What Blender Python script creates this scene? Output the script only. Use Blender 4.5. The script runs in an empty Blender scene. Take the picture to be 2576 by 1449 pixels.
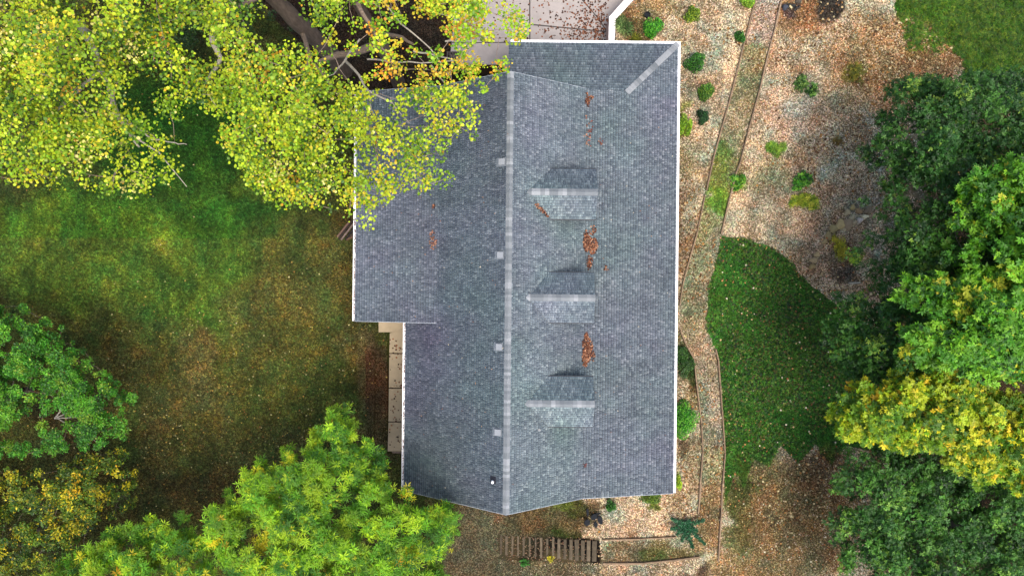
import bpy, math, random
import numpy as np
from mathutils import Matrix, Vector, Euler
rng = np.random.default_rng(7)
random.seed(7)
R = math.radians
scene = bpy.context.scene

# ------------------------------------------------------------------ camera, sky, sun, exposure
CAM_Z = 38.93
F = 1764.0                      # focal length in units of the 2576 px wide view used for survey notes
ROLL = R(0.6)
camd = bpy.data.cameras.new('camera'); cam = bpy.data.objects.new('camera', camd)
scene.collection.objects.link(cam); scene.camera = cam
cam.location = (0, 0, CAM_Z); cam.rotation_euler = (0, 0, ROLL)
camd.sensor_width = 36; camd.lens = 36 * F / 2576; camd.clip_end = 2000; camd.clip_start = 0.5

SUN_EL, SUN_AZ = R(73), R(150)       # azimuth measured clockwise from +Y
world = bpy.data.worlds.new('World'); scene.world = world; world.use_nodes = True
wn = world.node_tree.nodes; wl = world.node_tree.links
bg = wn['Background']; sky = wn.new('ShaderNodeTexSky'); sky.sky_type = 'NISHITA'; sky.sun_disc = False
sky.sun_elevation = SUN_EL; sky.sun_rotation = SUN_AZ; sky.air_density = 1.0; sky.dust_density = 5.0
wl.new(sky.outputs[0], bg.inputs[0]); bg.inputs[1].default_value = 0.15
sd = bpy.data.lights.new('sun', 'SUN'); sun = bpy.data.objects.new('sun', sd); scene.collection.objects.link(sun)
sd.energy = 1.4; sd.angle = R(28); sd.color = (1.0, 0.95, 0.87)
sdir = Vector((math.sin(SUN_AZ) * math.cos(SUN_EL), math.cos(SUN_AZ) * math.cos(SUN_EL), math.sin(SUN_EL)))
sun.rotation_euler = sdir.to_track_quat('Z', 'Y').to_euler()
scene.view_settings.view_transform = 'Standard'; scene.view_settings.look = 'None'
scene.view_settings.exposure = 1.15; scene.view_settings.gamma = 1.0
try: scene.view_settings.use_curve_mapping = False
except Exception: pass

# ------------------------------------------------------------------ helpers
cR, sR = math.cos(ROLL), math.sin(ROLL)
def P(px, py, z=0.0):
    d = (CAM_Z - z) / F
    u, v = (px - 1288.0) * d, (724.5 - py) * d
    return (u * cR - v * sR, u * sR + v * cR)
def PV(a, z):
    a = np.asarray(a, float); d = (CAM_Z - z) / F
    u, v = (a[..., 0] - 1288.0) * d, (724.5 - a[..., 1]) * d
    return np.stack([u * cR - v * sR, u * sR + v * cR], -1)
def toPX(x, y, z):
    u = x * cR + y * sR; v = -x * sR + y * cR
    k = F / (CAM_Z - z)
    return 1288 + u * k, 724.5 - v * k
def lin(c):
    c = np.asarray(c, float) / 255.0
    return np.where(c <= 0.04045, c / 12.92, ((c + 0.055) / 1.055) ** 2.4)

def mesh_np(name, verts, faces, col=None, mats=()):
    me = bpy.data.meshes.new(name)
    verts = np.asarray(verts, np.float32)
    if not isinstance(faces, list): faces = [faces]
    faces = [np.asarray(f, np.int32) for f in faces if len(f)]
    tot = np.concatenate([np.full(len(f), f.shape[1], np.int32) for f in faces])
    li = np.concatenate([f.ravel() for f in faces])
    me.vertices.add(len(verts)); me.vertices.foreach_set('co', verts.ravel())
    me.loops.add(len(li)); me.loops.foreach_set('vertex_index', li)
    me.polygons.add(len(tot))
    st = np.zeros(len(tot), np.int32); st[1:] = np.cumsum(tot)[:-1]
    me.polygons.foreach_set('loop_start', st)
    me.update(calc_edges=True)
    if col is not None:
        a = me.attributes.new('col', 'FLOAT_COLOR', 'POINT')
        c = np.ones((len(verts), 4), np.float32); c[:, :3] = np.clip(col, 0, 1)
        a.data.foreach_set('color', c.ravel())
    for m in mats: me.materials.append(m)
    return me
def link(name, data, parent=None, loc=(0, 0, 0)):
    o = bpy.data.objects.new(name, data); scene.collection.objects.link(o)
    o.location = loc
    if parent is not None: o.parent = parent
    return o
def tag(o, label=None, cat=None, group=None, kind=None):
    if label: o['label'] = label
    if cat: o['category'] = cat
    if group: o['group'] = group
    if kind: o['kind'] = kind
    return o
def thing(name, label, cat, loc, group=None):
    return tag(link(name, None, loc=loc), label, cat, group)

class MB:
    """collects polygons and boxes; builds ONE mesh"""
    def __init__(s): s.v = []; s.f = []; s.c = []
    def poly(s, pts, c=(1, 1, 1)):
        b = len(s.v); s.v += [tuple(p) for p in pts]; s.c += [c] * len(pts); s.f.append(tuple(range(b, b + len(pts))))
    def prism(s, pts2, z0, z1, c=(1, 1, 1)):
        """pts2 counter-clockwise in xy"""
        n = len(pts2); b = len(s.v)
        s.v += [(p[0], p[1], z0) for p in pts2] + [(p[0], p[1], z1) for p in pts2]; s.c += [c] * (2 * n)
        s.f.append(tuple(b + i for i in reversed(range(n)))); s.f.append(tuple(b + n + i for i in range(n)))
        for i in range(n):
            j = (i + 1) % n; s.f.append((b + i, b + j, b + n + j, b + n + i))
    def slab(s, pts3, th, c=(1, 1, 1)):
        """a plane polygon (ccw from above) with vertical thickness th below it"""
        n = len(pts3); b = len(s.v)
        s.v += [(p[0], p[1], p[2] - th) for p in pts3] + [tuple(p) for p in pts3]; s.c += [c] * (2 * n)
        s.f.append(tuple(b + i for i in reversed(range(n)))); s.f.append(tuple(b + n + i for i in range(n)))
        for i in range(n):
            j = (i + 1) % n; s.f.append((b + i, b + j, b + n + j, b + n + i))
    def box(s, cx, cy, cz, sx, sy, sz, rz=0, ry=0, c=(1, 1, 1)):
        M = Euler((0, ry, rz)).to_matrix(); b = len(s.v)
        for k in range(8):
            p = M @ Vector(((-.5, .5)[k & 1] * sx, (-.5, .5)[(k >> 1) & 1] * sy, (-.5, .5)[k >> 2] * sz))
            s.v.append((cx + p.x, cy + p.y, cz + p.z))
        s.c += [c] * 8
        for f in ((0, 2, 3, 1), (4, 5, 7, 6), (0, 1, 5, 4), (2, 6, 7, 3), (0, 4, 6, 2), (1, 3, 7, 5)): s.f.append(tuple(b + i for i in f))
    def build(s, name, mat, parent=None, off=(0, 0, 0), loc=(0, 0, 0)):
        me = bpy.data.meshes.new(name)
        me.from_pydata([(v[0] - off[0], v[1] - off[1], v[2] - off[2]) for v in s.v], [], s.f)
        a = me.attributes.new('col', 'FLOAT_COLOR', 'POINT')
        a.data.foreach_set('color', np.concatenate([np.array(s.c, np.float32), np.ones((len(s.c), 1), np.float32)], 1).ravel())
        me.materials.append(mat); me.update()
        return link(name, me, parent, loc)

# value noise for numpy
_G = rng.random((256, 256))
def vnoise(x, y, sc):
    x = np.asarray(x) / sc + 57.3; y = np.asarray(y) / sc + 91.7
    xi = np.floor(x).astype(int); yi = np.floor(y).astype(int); fx = x - xi; fy = y - yi
    fx = fx * fx * (3 - 2 * fx); fy = fy * fy * (3 - 2 * fy)
    g = lambda a, b: _G[a % 256, b % 256]
    return (g(xi, yi) * (1 - fx) + g(xi + 1, yi) * fx) * (1 - fy) + (g(xi, yi + 1) * (1 - fx) + g(xi + 1, yi + 1) * fx) * fy
def fbm(x, y, sc, o=3):
    t = 0; a = 1; n = 0
    for k in range(o): t = t + a * vnoise(x + 13 * k, y - 7 * k, sc / 2 ** k); n += a; a *= .55
    return t / n
def inpoly(x, y, poly):
    poly = np.asarray(poly, float); r = np.zeros(np.shape(x), bool); n = len(poly)
    for i in range(n):
        x0, y0 = poly[i]; x1, y1 = poly[(i + 1) % n]
        if y0 == y1: continue
        c = ((y0 > y) != (y1 > y)) & (x < (x1 - x0) * (y - y0) / (y1 - y0) + x0)
        r ^= c
    return r
def polydist(x, y, poly):
    d = np.full(np.shape(x), 1e9); n = len(poly)
    for i in range(n):
        a = np.array(poly[i], float); b = np.array(poly[(i + 1) % n], float); ab = b - a
        t = np.clip(((x - a[0]) * ab[0] + (y - a[1]) * ab[1]) / (ab @ ab + 1e-9), 0, 1)
        d = np.minimum(d, np.hypot(x - a[0] - t * ab[0], y - a[1] - t * ab[1]))
    return d

# ------------------------------------------------------------------ materials
def mat(name, base=(.5, .5, .5), rough=.8, attr=False, noise=0.0, nscale=8.0, bump=0.0, bscale=40.0, transl=0.0, spec=.3, stretch=None, metal=0.0):
    m = bpy.data.materials.new(name); m.use_nodes = True; nt = m.node_tree; N = nt.nodes; L = nt.links
    b = N['Principled BSDF']; b.inputs['Roughness'].default_value = rough
    b.inputs['Specular IOR Level'].default_value = spec; b.inputs['Metallic'].default_value = metal
    out = N['Material Output']
    if attr:
        a = N.new('ShaderNodeAttribute'); a.attribute_name = 'col'; csrc = a.outputs['Color']
    else:
        a = N.new('ShaderNodeRGB'); a.outputs[0].default_value = (*base, 1); csrc = a.outputs[0]
    tc = N.new('ShaderNodeTexCoord'); vec = tc.outputs['Object']
    if stretch:
        mp = N.new('ShaderNodeMapping'); mp.inputs['Scale'].default_value = stretch; L.new(vec, mp.inputs[0]); vec = mp.outputs[0]
    if noise > 0:
        t = N.new('ShaderNodeTexNoise'); t.inputs['Scale'].default_value = nscale; t.inputs['Detail'].default_value = 5; t.inputs['Roughness'].default_value = .65
        L.new(vec, t.inputs['Vector'])
        r = N.new('ShaderNodeMapRange'); r.inputs[1].default_value = .25; r.inputs[2].default_value = .75
        r.inputs[3].default_value = 1 - noise; r.inputs[4].default_value = 1 + noise; L.new(t.outputs[0], r.inputs[0])
        x = N.new('ShaderNodeMix'); x.data_type = 'RGBA'; x.blend_type = 'MULTIPLY'; x.inputs[0].default_value = 1
        L.new(csrc, x.inputs[6]); cb = N.new('ShaderNodeCombineColor')
        for k in range(3): L.new(r.outputs[0], cb.inputs[k])
        L.new(cb.outputs[0], x.inputs[7]); csrc = x.outputs[2]
    L.new(csrc, b.inputs['Base Color'])
    if bump > 0:
        t2 = N.new('ShaderNodeTexNoise'); t2.inputs['Scale'].default_value = bscale; t2.inputs['Detail'].default_value = 4; L.new(vec, t2.inputs['Vector'])
        bp = N.new('ShaderNodeBump'); bp.inputs['Strength'].default_value = bump; bp.inputs['Distance'].default_value = .03
        L.new(t2.outputs[0], bp.inputs['Height']); L.new(bp.outputs[0], b.inputs['Normal'])
    if transl > 0:
        tr = N.new('ShaderNodeBsdfTranslucent'); L.new(csrc, tr.inputs[0])
        mx = N.new('ShaderNodeMixShader'); mx.inputs[0].default_value = transl
        L.new(b.outputs[0], mx.inputs[1]); L.new(tr.outputs[0], mx.inputs[2]); L.new(mx.outputs[0], out.inputs[0])
    return m
M_ground = mat('soil_and_turf', attr=True, noise=.35, nscale=14, bump=.6, bscale=18, rough=.95, spec=.1)
M_leaf = mat('leaf', attr=True, rough=.5, transl=.3, spec=.35)
M_litter = mat('leaf_litter', attr=True, rough=.8, spec=.2, transl=.12)
M_grass = mat('grass_blades', attr=True, rough=.6, transl=.3, spec=.25)
M_bark = mat('bark', attr=True, noise=.4, nscale=9, bump=.8, bscale=30, rough=.9, stretch=(1, 1, .25), spec=.15)
M_shingle = mat('asphalt_shingle', attr=True, noise=.16, nscale=60, bump=.25, bscale=180, rough=.8, spec=.3)
M_white = mat('white_painted_metal', (.78, .78, .79), rough=.45, noise=.05, nscale=3)
M_trim = mat('trim_paint', (.30, .33, .36), rough=.5, noise=.06, nscale=4)
M_siding = mat('siding_paint', (.5, .48, .44), rough=.7, noise=.08, nscale=4)
M_dtrim = mat('eave_shade_trim', (.035, .04, .045), rough=.6)  # near black: stands in for the shade along the dormer edges
M_dwall = mat('dormer_shade_siding', (.10, .12, .14), rough=.8, noise=.1)  # siding darkened so its thin visible strip reads as shade below the eave
M_brick = mat('foundation_block', (.32, .22, .18), rough=.9, noise=.25, nscale=6, bump=.3)
M_glass = mat('window_glass', (.02, .025, .03), rough=.08, spec=.6)
M_conc = mat('concrete', attr=True, noise=.16, nscale=1.3, bump=.15, bscale=60, rough=.85, spec=.2)
M_wallcap = mat('painted_concrete_cap', (.66, .63, .60), noise=.3, nscale=2.2, rough=.8, bump=.2)
M_wood = mat('weathered_timber', attr=True, noise=.4, nscale=7, bump=.4, bscale=25, rough=.9, spec=.15)
M_stone = mat('field_stone', attr=True, noise=.25, nscale=5, bump=.6, bscale=9, rough=.9, spec=.2)
M_dark = mat('dark_slate', (.014, .016, .019), noise=.3, nscale=5, rough=.9, spec=.05)
M_black = mat('black_rubber', (.012, .013, .02), rough=.6)
M_galv = mat('grey_vent_metal', (.20, .215, .23), rough=.4, noise=.1, nscale=5, spec=.5)
WARM = np.array([.95, 1.0, .84]); VEG = np.array([1.02, 1.0, .66])
K = 1.6                                      # photographed value -> surface albedo divisor

# ------------------------------------------------------------------ terrain
WX = [P(1541, 102, 0)[0] + .02, P(1541, 46, .1)[0], P(1586, -8, .1)[0]]
WY = [P(1541, 102, 0)[1], P(1541, 46, .1)[1], P(1586, -8, .1)[1]]
wsl = (WX[2] - WX[1]) / (WY[2] - WY[1])
def wallx(y): return np.where(y < WY[1], WX[0], WX[1] + (y - WY[1]) * wsl)
def tz(x, y):
    x = np.asarray(x, float); y = np.asarray(y, float)
    t = np.clip((x + .9) / 5.9, 0, 1)
    g = -2.6 * (1 - t)
    t2 = np.clip((x + 9) / 5.5, 0, 1); t2 = t2 * t2 * (3 - 2 * t2)
    d = -2.7 + 1.32 * t2
    w = np.clip((y - 8.0) / 1.5, 0, 1)
    left = g * (1 - w) + d * w
    z = np.where((y > 9) & (x < wallx(y)), left, np.where(y > 9, 0.0, g))
    u = (fbm(x, y, 5.0, 2) - .5) * .22
    u = u * np.where((x < -8) | (x > 6.5), 1, .25)
    return z + u
MULCH = (198, 176, 150)
PATHP = [(1903, -60), (1901, 0), (1884, 63), (1864, 140), (1837, 247), (1817, 317), (1794, 400), (1777, 480), (1771, 496), (1754, 583), (1731, 663), (1717, 716), (1711, 780), (1717, 846), (1747, 903), (1756, 965), (1764, 1065), (1767, 1132), (1762, 1199), (1759, 1259), (1752, 1350), (1600, 1358), (1514, 1362), (1516, 1412), (1620, 1412), (1760, 1398), (1807, 1400),
         (1814, 1299), (1817, 1215), (1823, 1138), (1816, 1032), (1811, 963), (1807, 906), (1799, 876), (1779, 836), (1774, 803), (1779, 766), (1786, 716), (1794, 669), (1814, 589), (1834, 503), (1852, 433), (1861, 410), (1881, 333), (1896, 280), (1911, 227), (1931, 140), (1951, 67), (1966, 0), (1972, -60)]
GREENP = [(1816, 597), (1860, 598), (1930, 618), (1975, 648), (2010, 688), (2055, 728), (2120, 780), (2300, 900), (2300, 1150), (2130, 1120), (2090, 1170), (2050, 1115), (2010, 1165), (1965, 1120), (1935, 1175), (1895, 1150), (1870, 1230), (1848, 1180), (1823, 1270), (1812, 963), (1799, 876), (1779, 836), (1775, 800), (1786, 716)]
STEPP = [(1250, 1345), (1508, 1353), (1513, 1416), (1257, 1406)]
HILLP = [(2268, -400), (2272, 0), (2262, 60), (2292, 110), (2350, 150), (2390, 120), (2425, 150), (2420, 230), (2700, 260), (3200, 300), (3200, -400)]
DARKP = [(640, -300), (1165, -300), (1165, 0), (1135, 120), (1280, 160), (1290, 260), (900, 260), (860, 200), (760, 120), (640, 0)]
PATCH = [  # cx, cy, rx, ry, colour, weight
    (450, 340, 230, 150, (42, 82, 26), .9), (250, 620, 280, 150, (72, 108, 34), .9), (100, 640, 130, 110, (72, 104, 36), .8), (95, 560, 45, 50, (108, 122, 38), .6),
    (560, 690, 170, 220, (62, 102, 34), .9), (470, 780, 160, 100, (58, 96, 32), .9), (395, 600, 40, 60, (98, 118, 40), .7), (700, 560, 90, 60, (42, 78, 32), .8),
    (780, 700, 150, 170, (84, 86, 44), .8), (680, 780, 120, 80, (104, 92, 52), .6), (700, 880, 220, 70, (86, 84, 40), .8), (860, 640, 60, 120, (82, 70, 38), .7), (880, 760, 45, 90, (90, 68, 36), .6),
    (500, 930, 45, 100, (134, 108, 74), .7), (540, 1020, 45, 50, (126, 98, 68), .5), (900, 880, 60, 50, (122, 96, 66), .5), (950, 960, 45, 90, (92, 54, 32), .75), (930, 1080, 55, 70, (92, 76, 50), .6),
    (400, 860, 110, 60, (86, 76, 42), .5), (330, 920, 70, 50, (96, 78, 48), .6), (440, 1010, 80, 60, (84, 66, 42), .6), (400, 1150, 60, 110, (88, 66, 42), .7), (620, 1140, 160, 100, (82, 76, 42), .7), (600, 1190, 55, 45, (112, 86, 62), .5),
    (700, 1000, 150, 90, (78, 84, 38), .8), (740, 1120, 45, 50, (104, 82, 58), .5), (520, 1240, 140, 60, (84, 62, 42), .8), (180, 1060, 90, 100, (46, 34, 26), .9), (200, 1260, 190, 120, (44, 40, 26), .8),
    # front garden
    (2240, 160, 150, 110, (170, 122, 76), .75), (2010, 20, 55, 50, (150, 98, 58), .8), (1995, 60, 45, 60, (146, 104, 66), .7), (2092, 20, 34, 34, (58, 50, 46), .95), (1976, 18, 16, 14, (52, 54, 60), .95), (1985, 50, 16, 16, (70, 60, 66), .8),
    (1950, 150, 60, 60, (196, 162, 136), .6), (1980, 300, 80, 60, (206, 178, 160), .7), (2010, 440, 60, 50, (200, 174, 158), .7), (1930, 440, 44, 50, (150, 144, 100), .5), (1985, 470, 36, 40, (154, 144, 108), .4),
    (2100, 260, 70, 70, (190, 158, 118), .6), (2090, 420, 80, 110, (206, 182, 154), .75), (2160, 190, 30, 30, (120, 116, 50), .8), (2360, 150, 50, 34, (150, 112, 70), .6), (2280, 190, 80, 44, (164, 130, 86), .6), (2120, 650, 40, 40, (124, 98, 74), .8), (2125, 676, 36, 20, (92, 80, 72), .8), (2050, 600, 50, 50, (190, 160, 140), .5), (2090, 560, 50, 30, (150, 118, 92), .6),
    (1590, 60, 52, 55, (104, 88, 52), .95), (1560, 40, 30, 30, (110, 70, 50), .9), (1640, 20, 60, 30, (150, 126, 82), .7), (1720, 320, 16, 60, (120, 130, 52), .8), (1735, 420, 40, 40, (140, 126, 86), .6), (1850, 440, 26, 36, (110, 126, 60), .7),
    (1722, 600, 22, 110, (124, 92, 70), .6), (1725, 930, 34, 60, (44, 62, 30), .95), (1730, 1000, 26, 20, (150, 112, 60), .6), (1735, 1180, 26, 80, (156, 124, 90), .7), (1720, 1140, 20, 20, (70, 56, 40), .7),
    # below the house
    (1230, 1350, 110, 90, (104, 94, 72), .97), (1380, 1300, 130, 50, (108, 90, 58), .95), (1420, 1275, 60, 22, (84, 86, 36), .8), (1200, 1420, 100, 60, (98, 88, 68), .97), (1400, 1440, 120, 40, (112, 102, 80), .95), (1610, 1320, 110, 45, (192, 166, 142), .8), (1500, 1275, 40, 24, (116, 92, 60), .8), (1640, 1253, 36, 14, (78, 92, 32), .9),
    (1630, 1436, 80, 22, (170, 146, 124), .8), (1735, 1436, 50, 25, (78, 58, 44), .9), (1230, 1290, 40, 14, (120, 92, 66), .7),
    # right, lower
    (1960, 760, 90, 50, (48, 104, 32), .6), (2120, 880, 30, 40, (110, 84, 50), .6), (1990, 920, 90, 90, (60, 76, 36), .5), (1900, 1170, 70, 60, (66, 76, 36), .7), (1985, 1270, 120, 90, (142, 116, 76), .85), (1860, 1260, 40, 70, (70, 86, 36), .7), (1850, 1250, 40, 60, (84, 84, 40), .8), (2000, 1330, 130, 140, (146, 118, 76), .9), (1860, 1360, 40, 60, (86, 84, 38), .7), (1900, 1440, 120, 60, (152, 122, 80), .9), (2080, 1180, 80, 50, (126, 92, 60), .7),
    (2400, 950, 160, 60, (90, 66, 44), .9), (2500, 700, 210, 420, (58, 50, 34), .75), (2480, 1350, 230, 200, (52, 44, 32), .8)]
PPATCH = [(1900, 160, 40, 60, (140, 142, 100), .7), (1840, 350, 34, 50, (150, 150, 112), .7), (1760, 640, 24, 60, (134, 146, 100), .6), (1785, 960, 20, 60, (150, 150, 116), .7), (1800, 1110, 24, 50, (156, 152, 124), .6), (1930, 40, 60, 60, (192, 168, 158), .9), (1880, 220, 45, 80, (160, 146, 104), .8), (1860, 290, 30, 40, (170, 164, 136), .6), (1810, 430, 40, 60, (116, 136, 62), .8), (1805, 500, 34, 40, (108, 142, 54), .9), (1780, 570, 36, 40, (150, 160, 110), .7), (1755, 680, 40, 60, (160, 152, 122), .7), (1745, 780, 36, 60, (150, 146, 112), .7), (1770, 900, 40, 60, (176, 152, 132), .6), (1790, 1040, 30, 80, (186, 172, 158), .8), (1790, 1180, 30, 50, (168, 160, 116), .8), (1790, 1250, 30, 40, (166, 134, 90), .8), (1782, 1330, 30, 60, (156, 120, 76), .8), (1700, 1385, 60, 26, (134, 122, 74), .9), (1600, 1388, 70, 24, (132, 108, 76), .9), (1650, 1390, 40, 14, (104, 116, 58), .7)]
def gcol(px, py):
    """ground colour (photographed sRGB 0-255) at surveyed place"""
    jx = (fbm(px, py, 70, 4) - .5) * 110; jy = (fbm(px + 900, py - 333, 70, 4) - .5) * 110
    X = px + jx; Y = py + jy
    c = np.zeros(np.shape(px) + (3,))
    c[...] = (66, 72, 34)
    def put(mask, col): c[mask] = col
    front = (px > 1500) | ((px > 1540) & (py < 110))
    put((px + jx * .3 > 1560) | ((px > 1535) & (py < 120)) | ((X > 1440) & (py > 1200)), MULCH)
    put(inpoly(X, Y, HILLP), (62, 96, 28))
    put(inpoly(px + jx * .12, py + jy * .12, GREENP), (62, 108, 42))
    put(inpoly(px + jx * .4, py + jy * .4, DARKP), (50, 38, 29))
    put(inpoly(px, py, STEPP), (34, 27, 23))  # shadow in the gaps between treads, painted into the soil colour
    for cx, cy, rx, ry, cc, w in PATCH:
        d = ((X - cx) / rx) ** 2 + ((Y - cy) / ry) ** 2
        if cx > 1811 and cy < 1100 and cx < 2100 and False: continue
        a = w * np.clip(1.6 - d, 0, 1); a = a[..., None]
        c = c * (1 - a) + np.array(cc) * a
    m = inpoly(px + jx * .12, py + jy * .12, GREENP) & (px < 2100)
    c[m] = c[m] * .5 + np.array((62, 106, 40)) * .5
    m = inpoly(px, py, PATHP)
    c[m] = (158, 144, 118)
    for cx, cy, rx, ry, cc, w in PPATCH:
        d = ((X - cx) / rx) ** 2 + ((Y - cy) / ry) ** 2
        a = (w * np.clip(1.6 - d, 0, 1) * m)[..., None]
        c = c * (1 - a) + np.array(cc) * a * .93
    lw = (px < 920) & (py > 600); c[lw] = c[lw] * .62 + np.array((106, 108, 52)) * .38
    n = fbm(px, py, 60, 4)[..., None]; n3 = fbm(px - 70, py + 300, 16, 2)[..., None]; c = c * (.70 + .40 * n + .22 * n3)
    gm = np.clip((c[..., 1] / c[..., 0] - .95) / .1, 0, 1)[..., None] * (px < 1300)[..., None]; hu = (fbm(px * 1.6 + 33, py * .8, 34, 4) - .5)[..., None]
    c = c * (1 + gm * hu * np.array((.55, .4, .2)))
    n2 = (fbm(px + 500, py + 77, 34, 3) - .5)[..., None]
    mb = np.clip((fbm(px * 1.2 - 400, py * .9, 46, 4) - .56) * 5, 0, .36)[..., None] * ((px > 1500) & (c[..., 0] > 120) & ~m)[..., None]; c = c * (1 - mb) + np.array((122, 94, 66)) * mb
    out = ((px < -500) | (px > 3080) | (py < -420) | (py > 1870)); c[out] = (72, 84, 40)
    return np.clip(c * (1 + n2 * np.array((.5, .1, -.1))), 4, 250)
def grassy(c): return np.clip((c[..., 1] / c[..., 0] - .93) / .22, 0, 1)

ax = np.concatenate([[-600, -300, -150, -90, -60, -45], np.arange(-36, 36.01, .2), [45, 60, 90, 150, 300, 600]])
ay = np.concatenate([[-600, -300, -150, -80, -45, -30], np.arange(-23, 23.01, .2), [30, 45, 80, 150, 300, 600]])
GX, GY = np.meshgrid(ax, ay, indexing='xy'); GZ = tz(GX, GY)
gpx, gpy = toPX(GX, GY, GZ)
gc = gcol(gpx.ravel(), gpy.ravel()); ga = grassy(gc)[:, None]
gcl = lin(gc) / K * WARM * (.42 + .3 * ga)
ny, nx = GX.shape; idx = np.arange(nx * ny).reshape(ny, nx)
q = np.stack([idx[:-1, :-1], idx[:-1, 1:], idx[1:, 1:], idx[1:, :-1]], -1).reshape(-1, 4)
me = mesh_np('ground', np.stack([GX, GY, GZ], -1).reshape(-1, 3), q, gcl, [M_ground])
me.polygons.foreach_set('use_smooth', np.ones(len(me.polygons), bool))
tag(link('ground', me), kind='structure')

# ------------------------------------------------------------------ house
H = thing('house', 'two storey house under a blue grey shingle roof with three dormers, seen from straight above', 'house', (0, 0, 0))
XR, ZR = -.17, 6.6
XK = 3.6; ZK = ZR - .7 * (XK - XR)
XE, ZE = 8.40, 2.90
XB = -5.45; ZB = ZR - .7 * (XR - XB)
XX = -3.70; ZX = ZR - .7 * (XR - XX); XXE, ZXE = -8.05, 2.95
Y0, Y1 = -10.45, 9.97; YX = -1.78; YW = 12.62
sp = (ZK - ZE) / (XE - XK)
def front_z(x): return ZR - .7 * abs(x - XR) if x < XK else ZK - sp * (x - XK)

SH_PAL = np.array([(.092, .116, .142), (.116, .145, .171), (.138, .170, .196), (.160, .194, .220), (.210, .245, .270)])
def weather(x, y):
    w = np.exp(-((x - 1.6) / 2.2) ** 2) * (x > -.17) * (.6 + .8 * fbm(x, y, 2.5, 2)); d = np.exp(-((x + 4.6) / 1.6) ** 2) * fbm(x + 7, y, 1.6, 2)
    return 1 + w[:, None] * np.array((.13, .14, .08)) - d[:, None] * np.array((.22, .28, .24))
SH_P = [.16, .24, .27, .22, .11]
def tabs_on_plane(origin, U, Vv, poly, expo=.14, light=1.0, seed=0):
    """courses of separate shingle tabs laid over a roof plane. poly: convex, in (u,v), v up-slope."""
    r = random.Random(seed); O = np.array(origin); U = np.array(U, float); Vv = np.array(Vv, float)
    N = np.cross(U, Vv); N /= np.linalg.norm(N)
    if N[2] < 0: N = -N
    poly = [tuple(p) for p in poly]; vmax = max(p[1] for p in poly); vmin = min(p[1] for p in poly)
    def span(v):
        v = min(max(v, vmin + 1e-4), vmax - 1e-4); xs = []
        for i in range(len(poly)):
            a, b = poly[i], poly[(i + 1) % len(poly)]
            if (a[1] - v) * (b[1] - v) <= 0 and a[1] != b[1]: xs.append(a[0] + (b[0] - a[0]) * (v - a[1]) / (b[1] - a[1]))
        return (min(xs), max(xs)) if len(xs) > 1 else None
    out = []
    v = vmin
    while v < vmax - .01:
        v1 = min(v + expo, vmax); s0, s1 = span(v), span(v1)
        if s0 and s1:
            lo = min(s0[0], s1[0]); hi = max(s0[1], s1[1]); u = lo - r.random() * .25; hi_tab = r.random() < .5
            while u < hi:
                w = r.uniform(.05, .12) if hi_tab else r.uniform(.06, .15)
                cl = lambda a, s: min(max(a, s[0]), s[1])
                a0, a1, b0, b1 = cl(u, s0), cl(u + w - .004, s0), cl(u, s1), cl(u + w - .004, s1)
                if a1 - a0 > .01 or b1 - b0 > .01:
                    t = .017 if hi_tab else .007
                    pts = []
                    for (uu, vv, hh) in ((a0, v, t), (a1, v, t), (b1, v1, t - .005), (b0, v1, t - .005), (a0, v, -.002), (a1, v, -.002), (b1, v1, -.002), (b0, v1, -.002)):
                        pts.append(O + U * uu + Vv * vv + N * hh)
                    wx, wy = pts[0][0], pts[0][1]
                    k = r.choices(range(5), SH_P)[0]
                    if hi_tab and k > 0 and r.random() < .5: k -= 1
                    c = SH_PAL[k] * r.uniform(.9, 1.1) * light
                    out.append((np.array(pts), c, v))
                u += w; hi_tab = not hi_tab
        v = v1
    # mild long-range hue drift between bundles
    if out:
        A = np.array([o[0][0][:2] for o in out])
        g = fbm(A[:, 0], A[:, 1], 3.2, 3) - .5; h = fbm(A[:, 0] + 40, A[:, 1] - 9, 1.1, 3) - .5; d = fbm(A[:, 0] - 31, A[:, 1] + 60, 2.2, 3) - .5
        C = np.array([o[1] for o in out]) * (1 + np.stack([-g * .16 + h * .14, g * .14 - h * .06, -g * .12 + h * .05], 1)) * (1 + d[:, None] * .3) * (1 + (fbm(A[:, 0] * .35, A[:, 1], .5, 3)[:, None] - .5) * .3) * weather(A[:, 0], A[:, 1])
        out = [(o[0], C[i], o[2]) for i, o in enumerate(out)]
    return out
TSH = np.array([1.36, 1.36, .46, .46, .4, .4, .5, .5])     # printed dark band and butt shadow line, painted into every course
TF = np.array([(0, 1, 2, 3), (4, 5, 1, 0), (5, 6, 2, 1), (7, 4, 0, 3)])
def build_tabs(tabs, name, parent, stuff=True):
    if not tabs: return
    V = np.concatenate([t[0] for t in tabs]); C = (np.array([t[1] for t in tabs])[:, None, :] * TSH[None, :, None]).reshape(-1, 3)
    n = len(tabs); Fc = (TF[None] + (np.arange(n) * 8)[:, None, None]).reshape(-1, 4)
    o = link(name, mesh_np(name, V, Fc, C, [M_shingle]), parent)
    if stuff: o['kind'] = 'stuff'
    return o
DECK = (.13, .15, .17)
def deck(name, polys, parent, th=.14, label=None):
    b = MB()
    for p in polys: b.slab(p, th, DECK)
    o = b.build(name, M_shingle, parent)
    if label: o['label'] = label
    return o
def ccw(pts):
    a = sum(pts[i][0] * pts[(i + 1) % len(pts)][1] - pts[(i + 1) % len(pts)][0] * pts[i][1] for i in range(len(pts)))
    return pts if a > 0 else pts[::-1]

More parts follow.
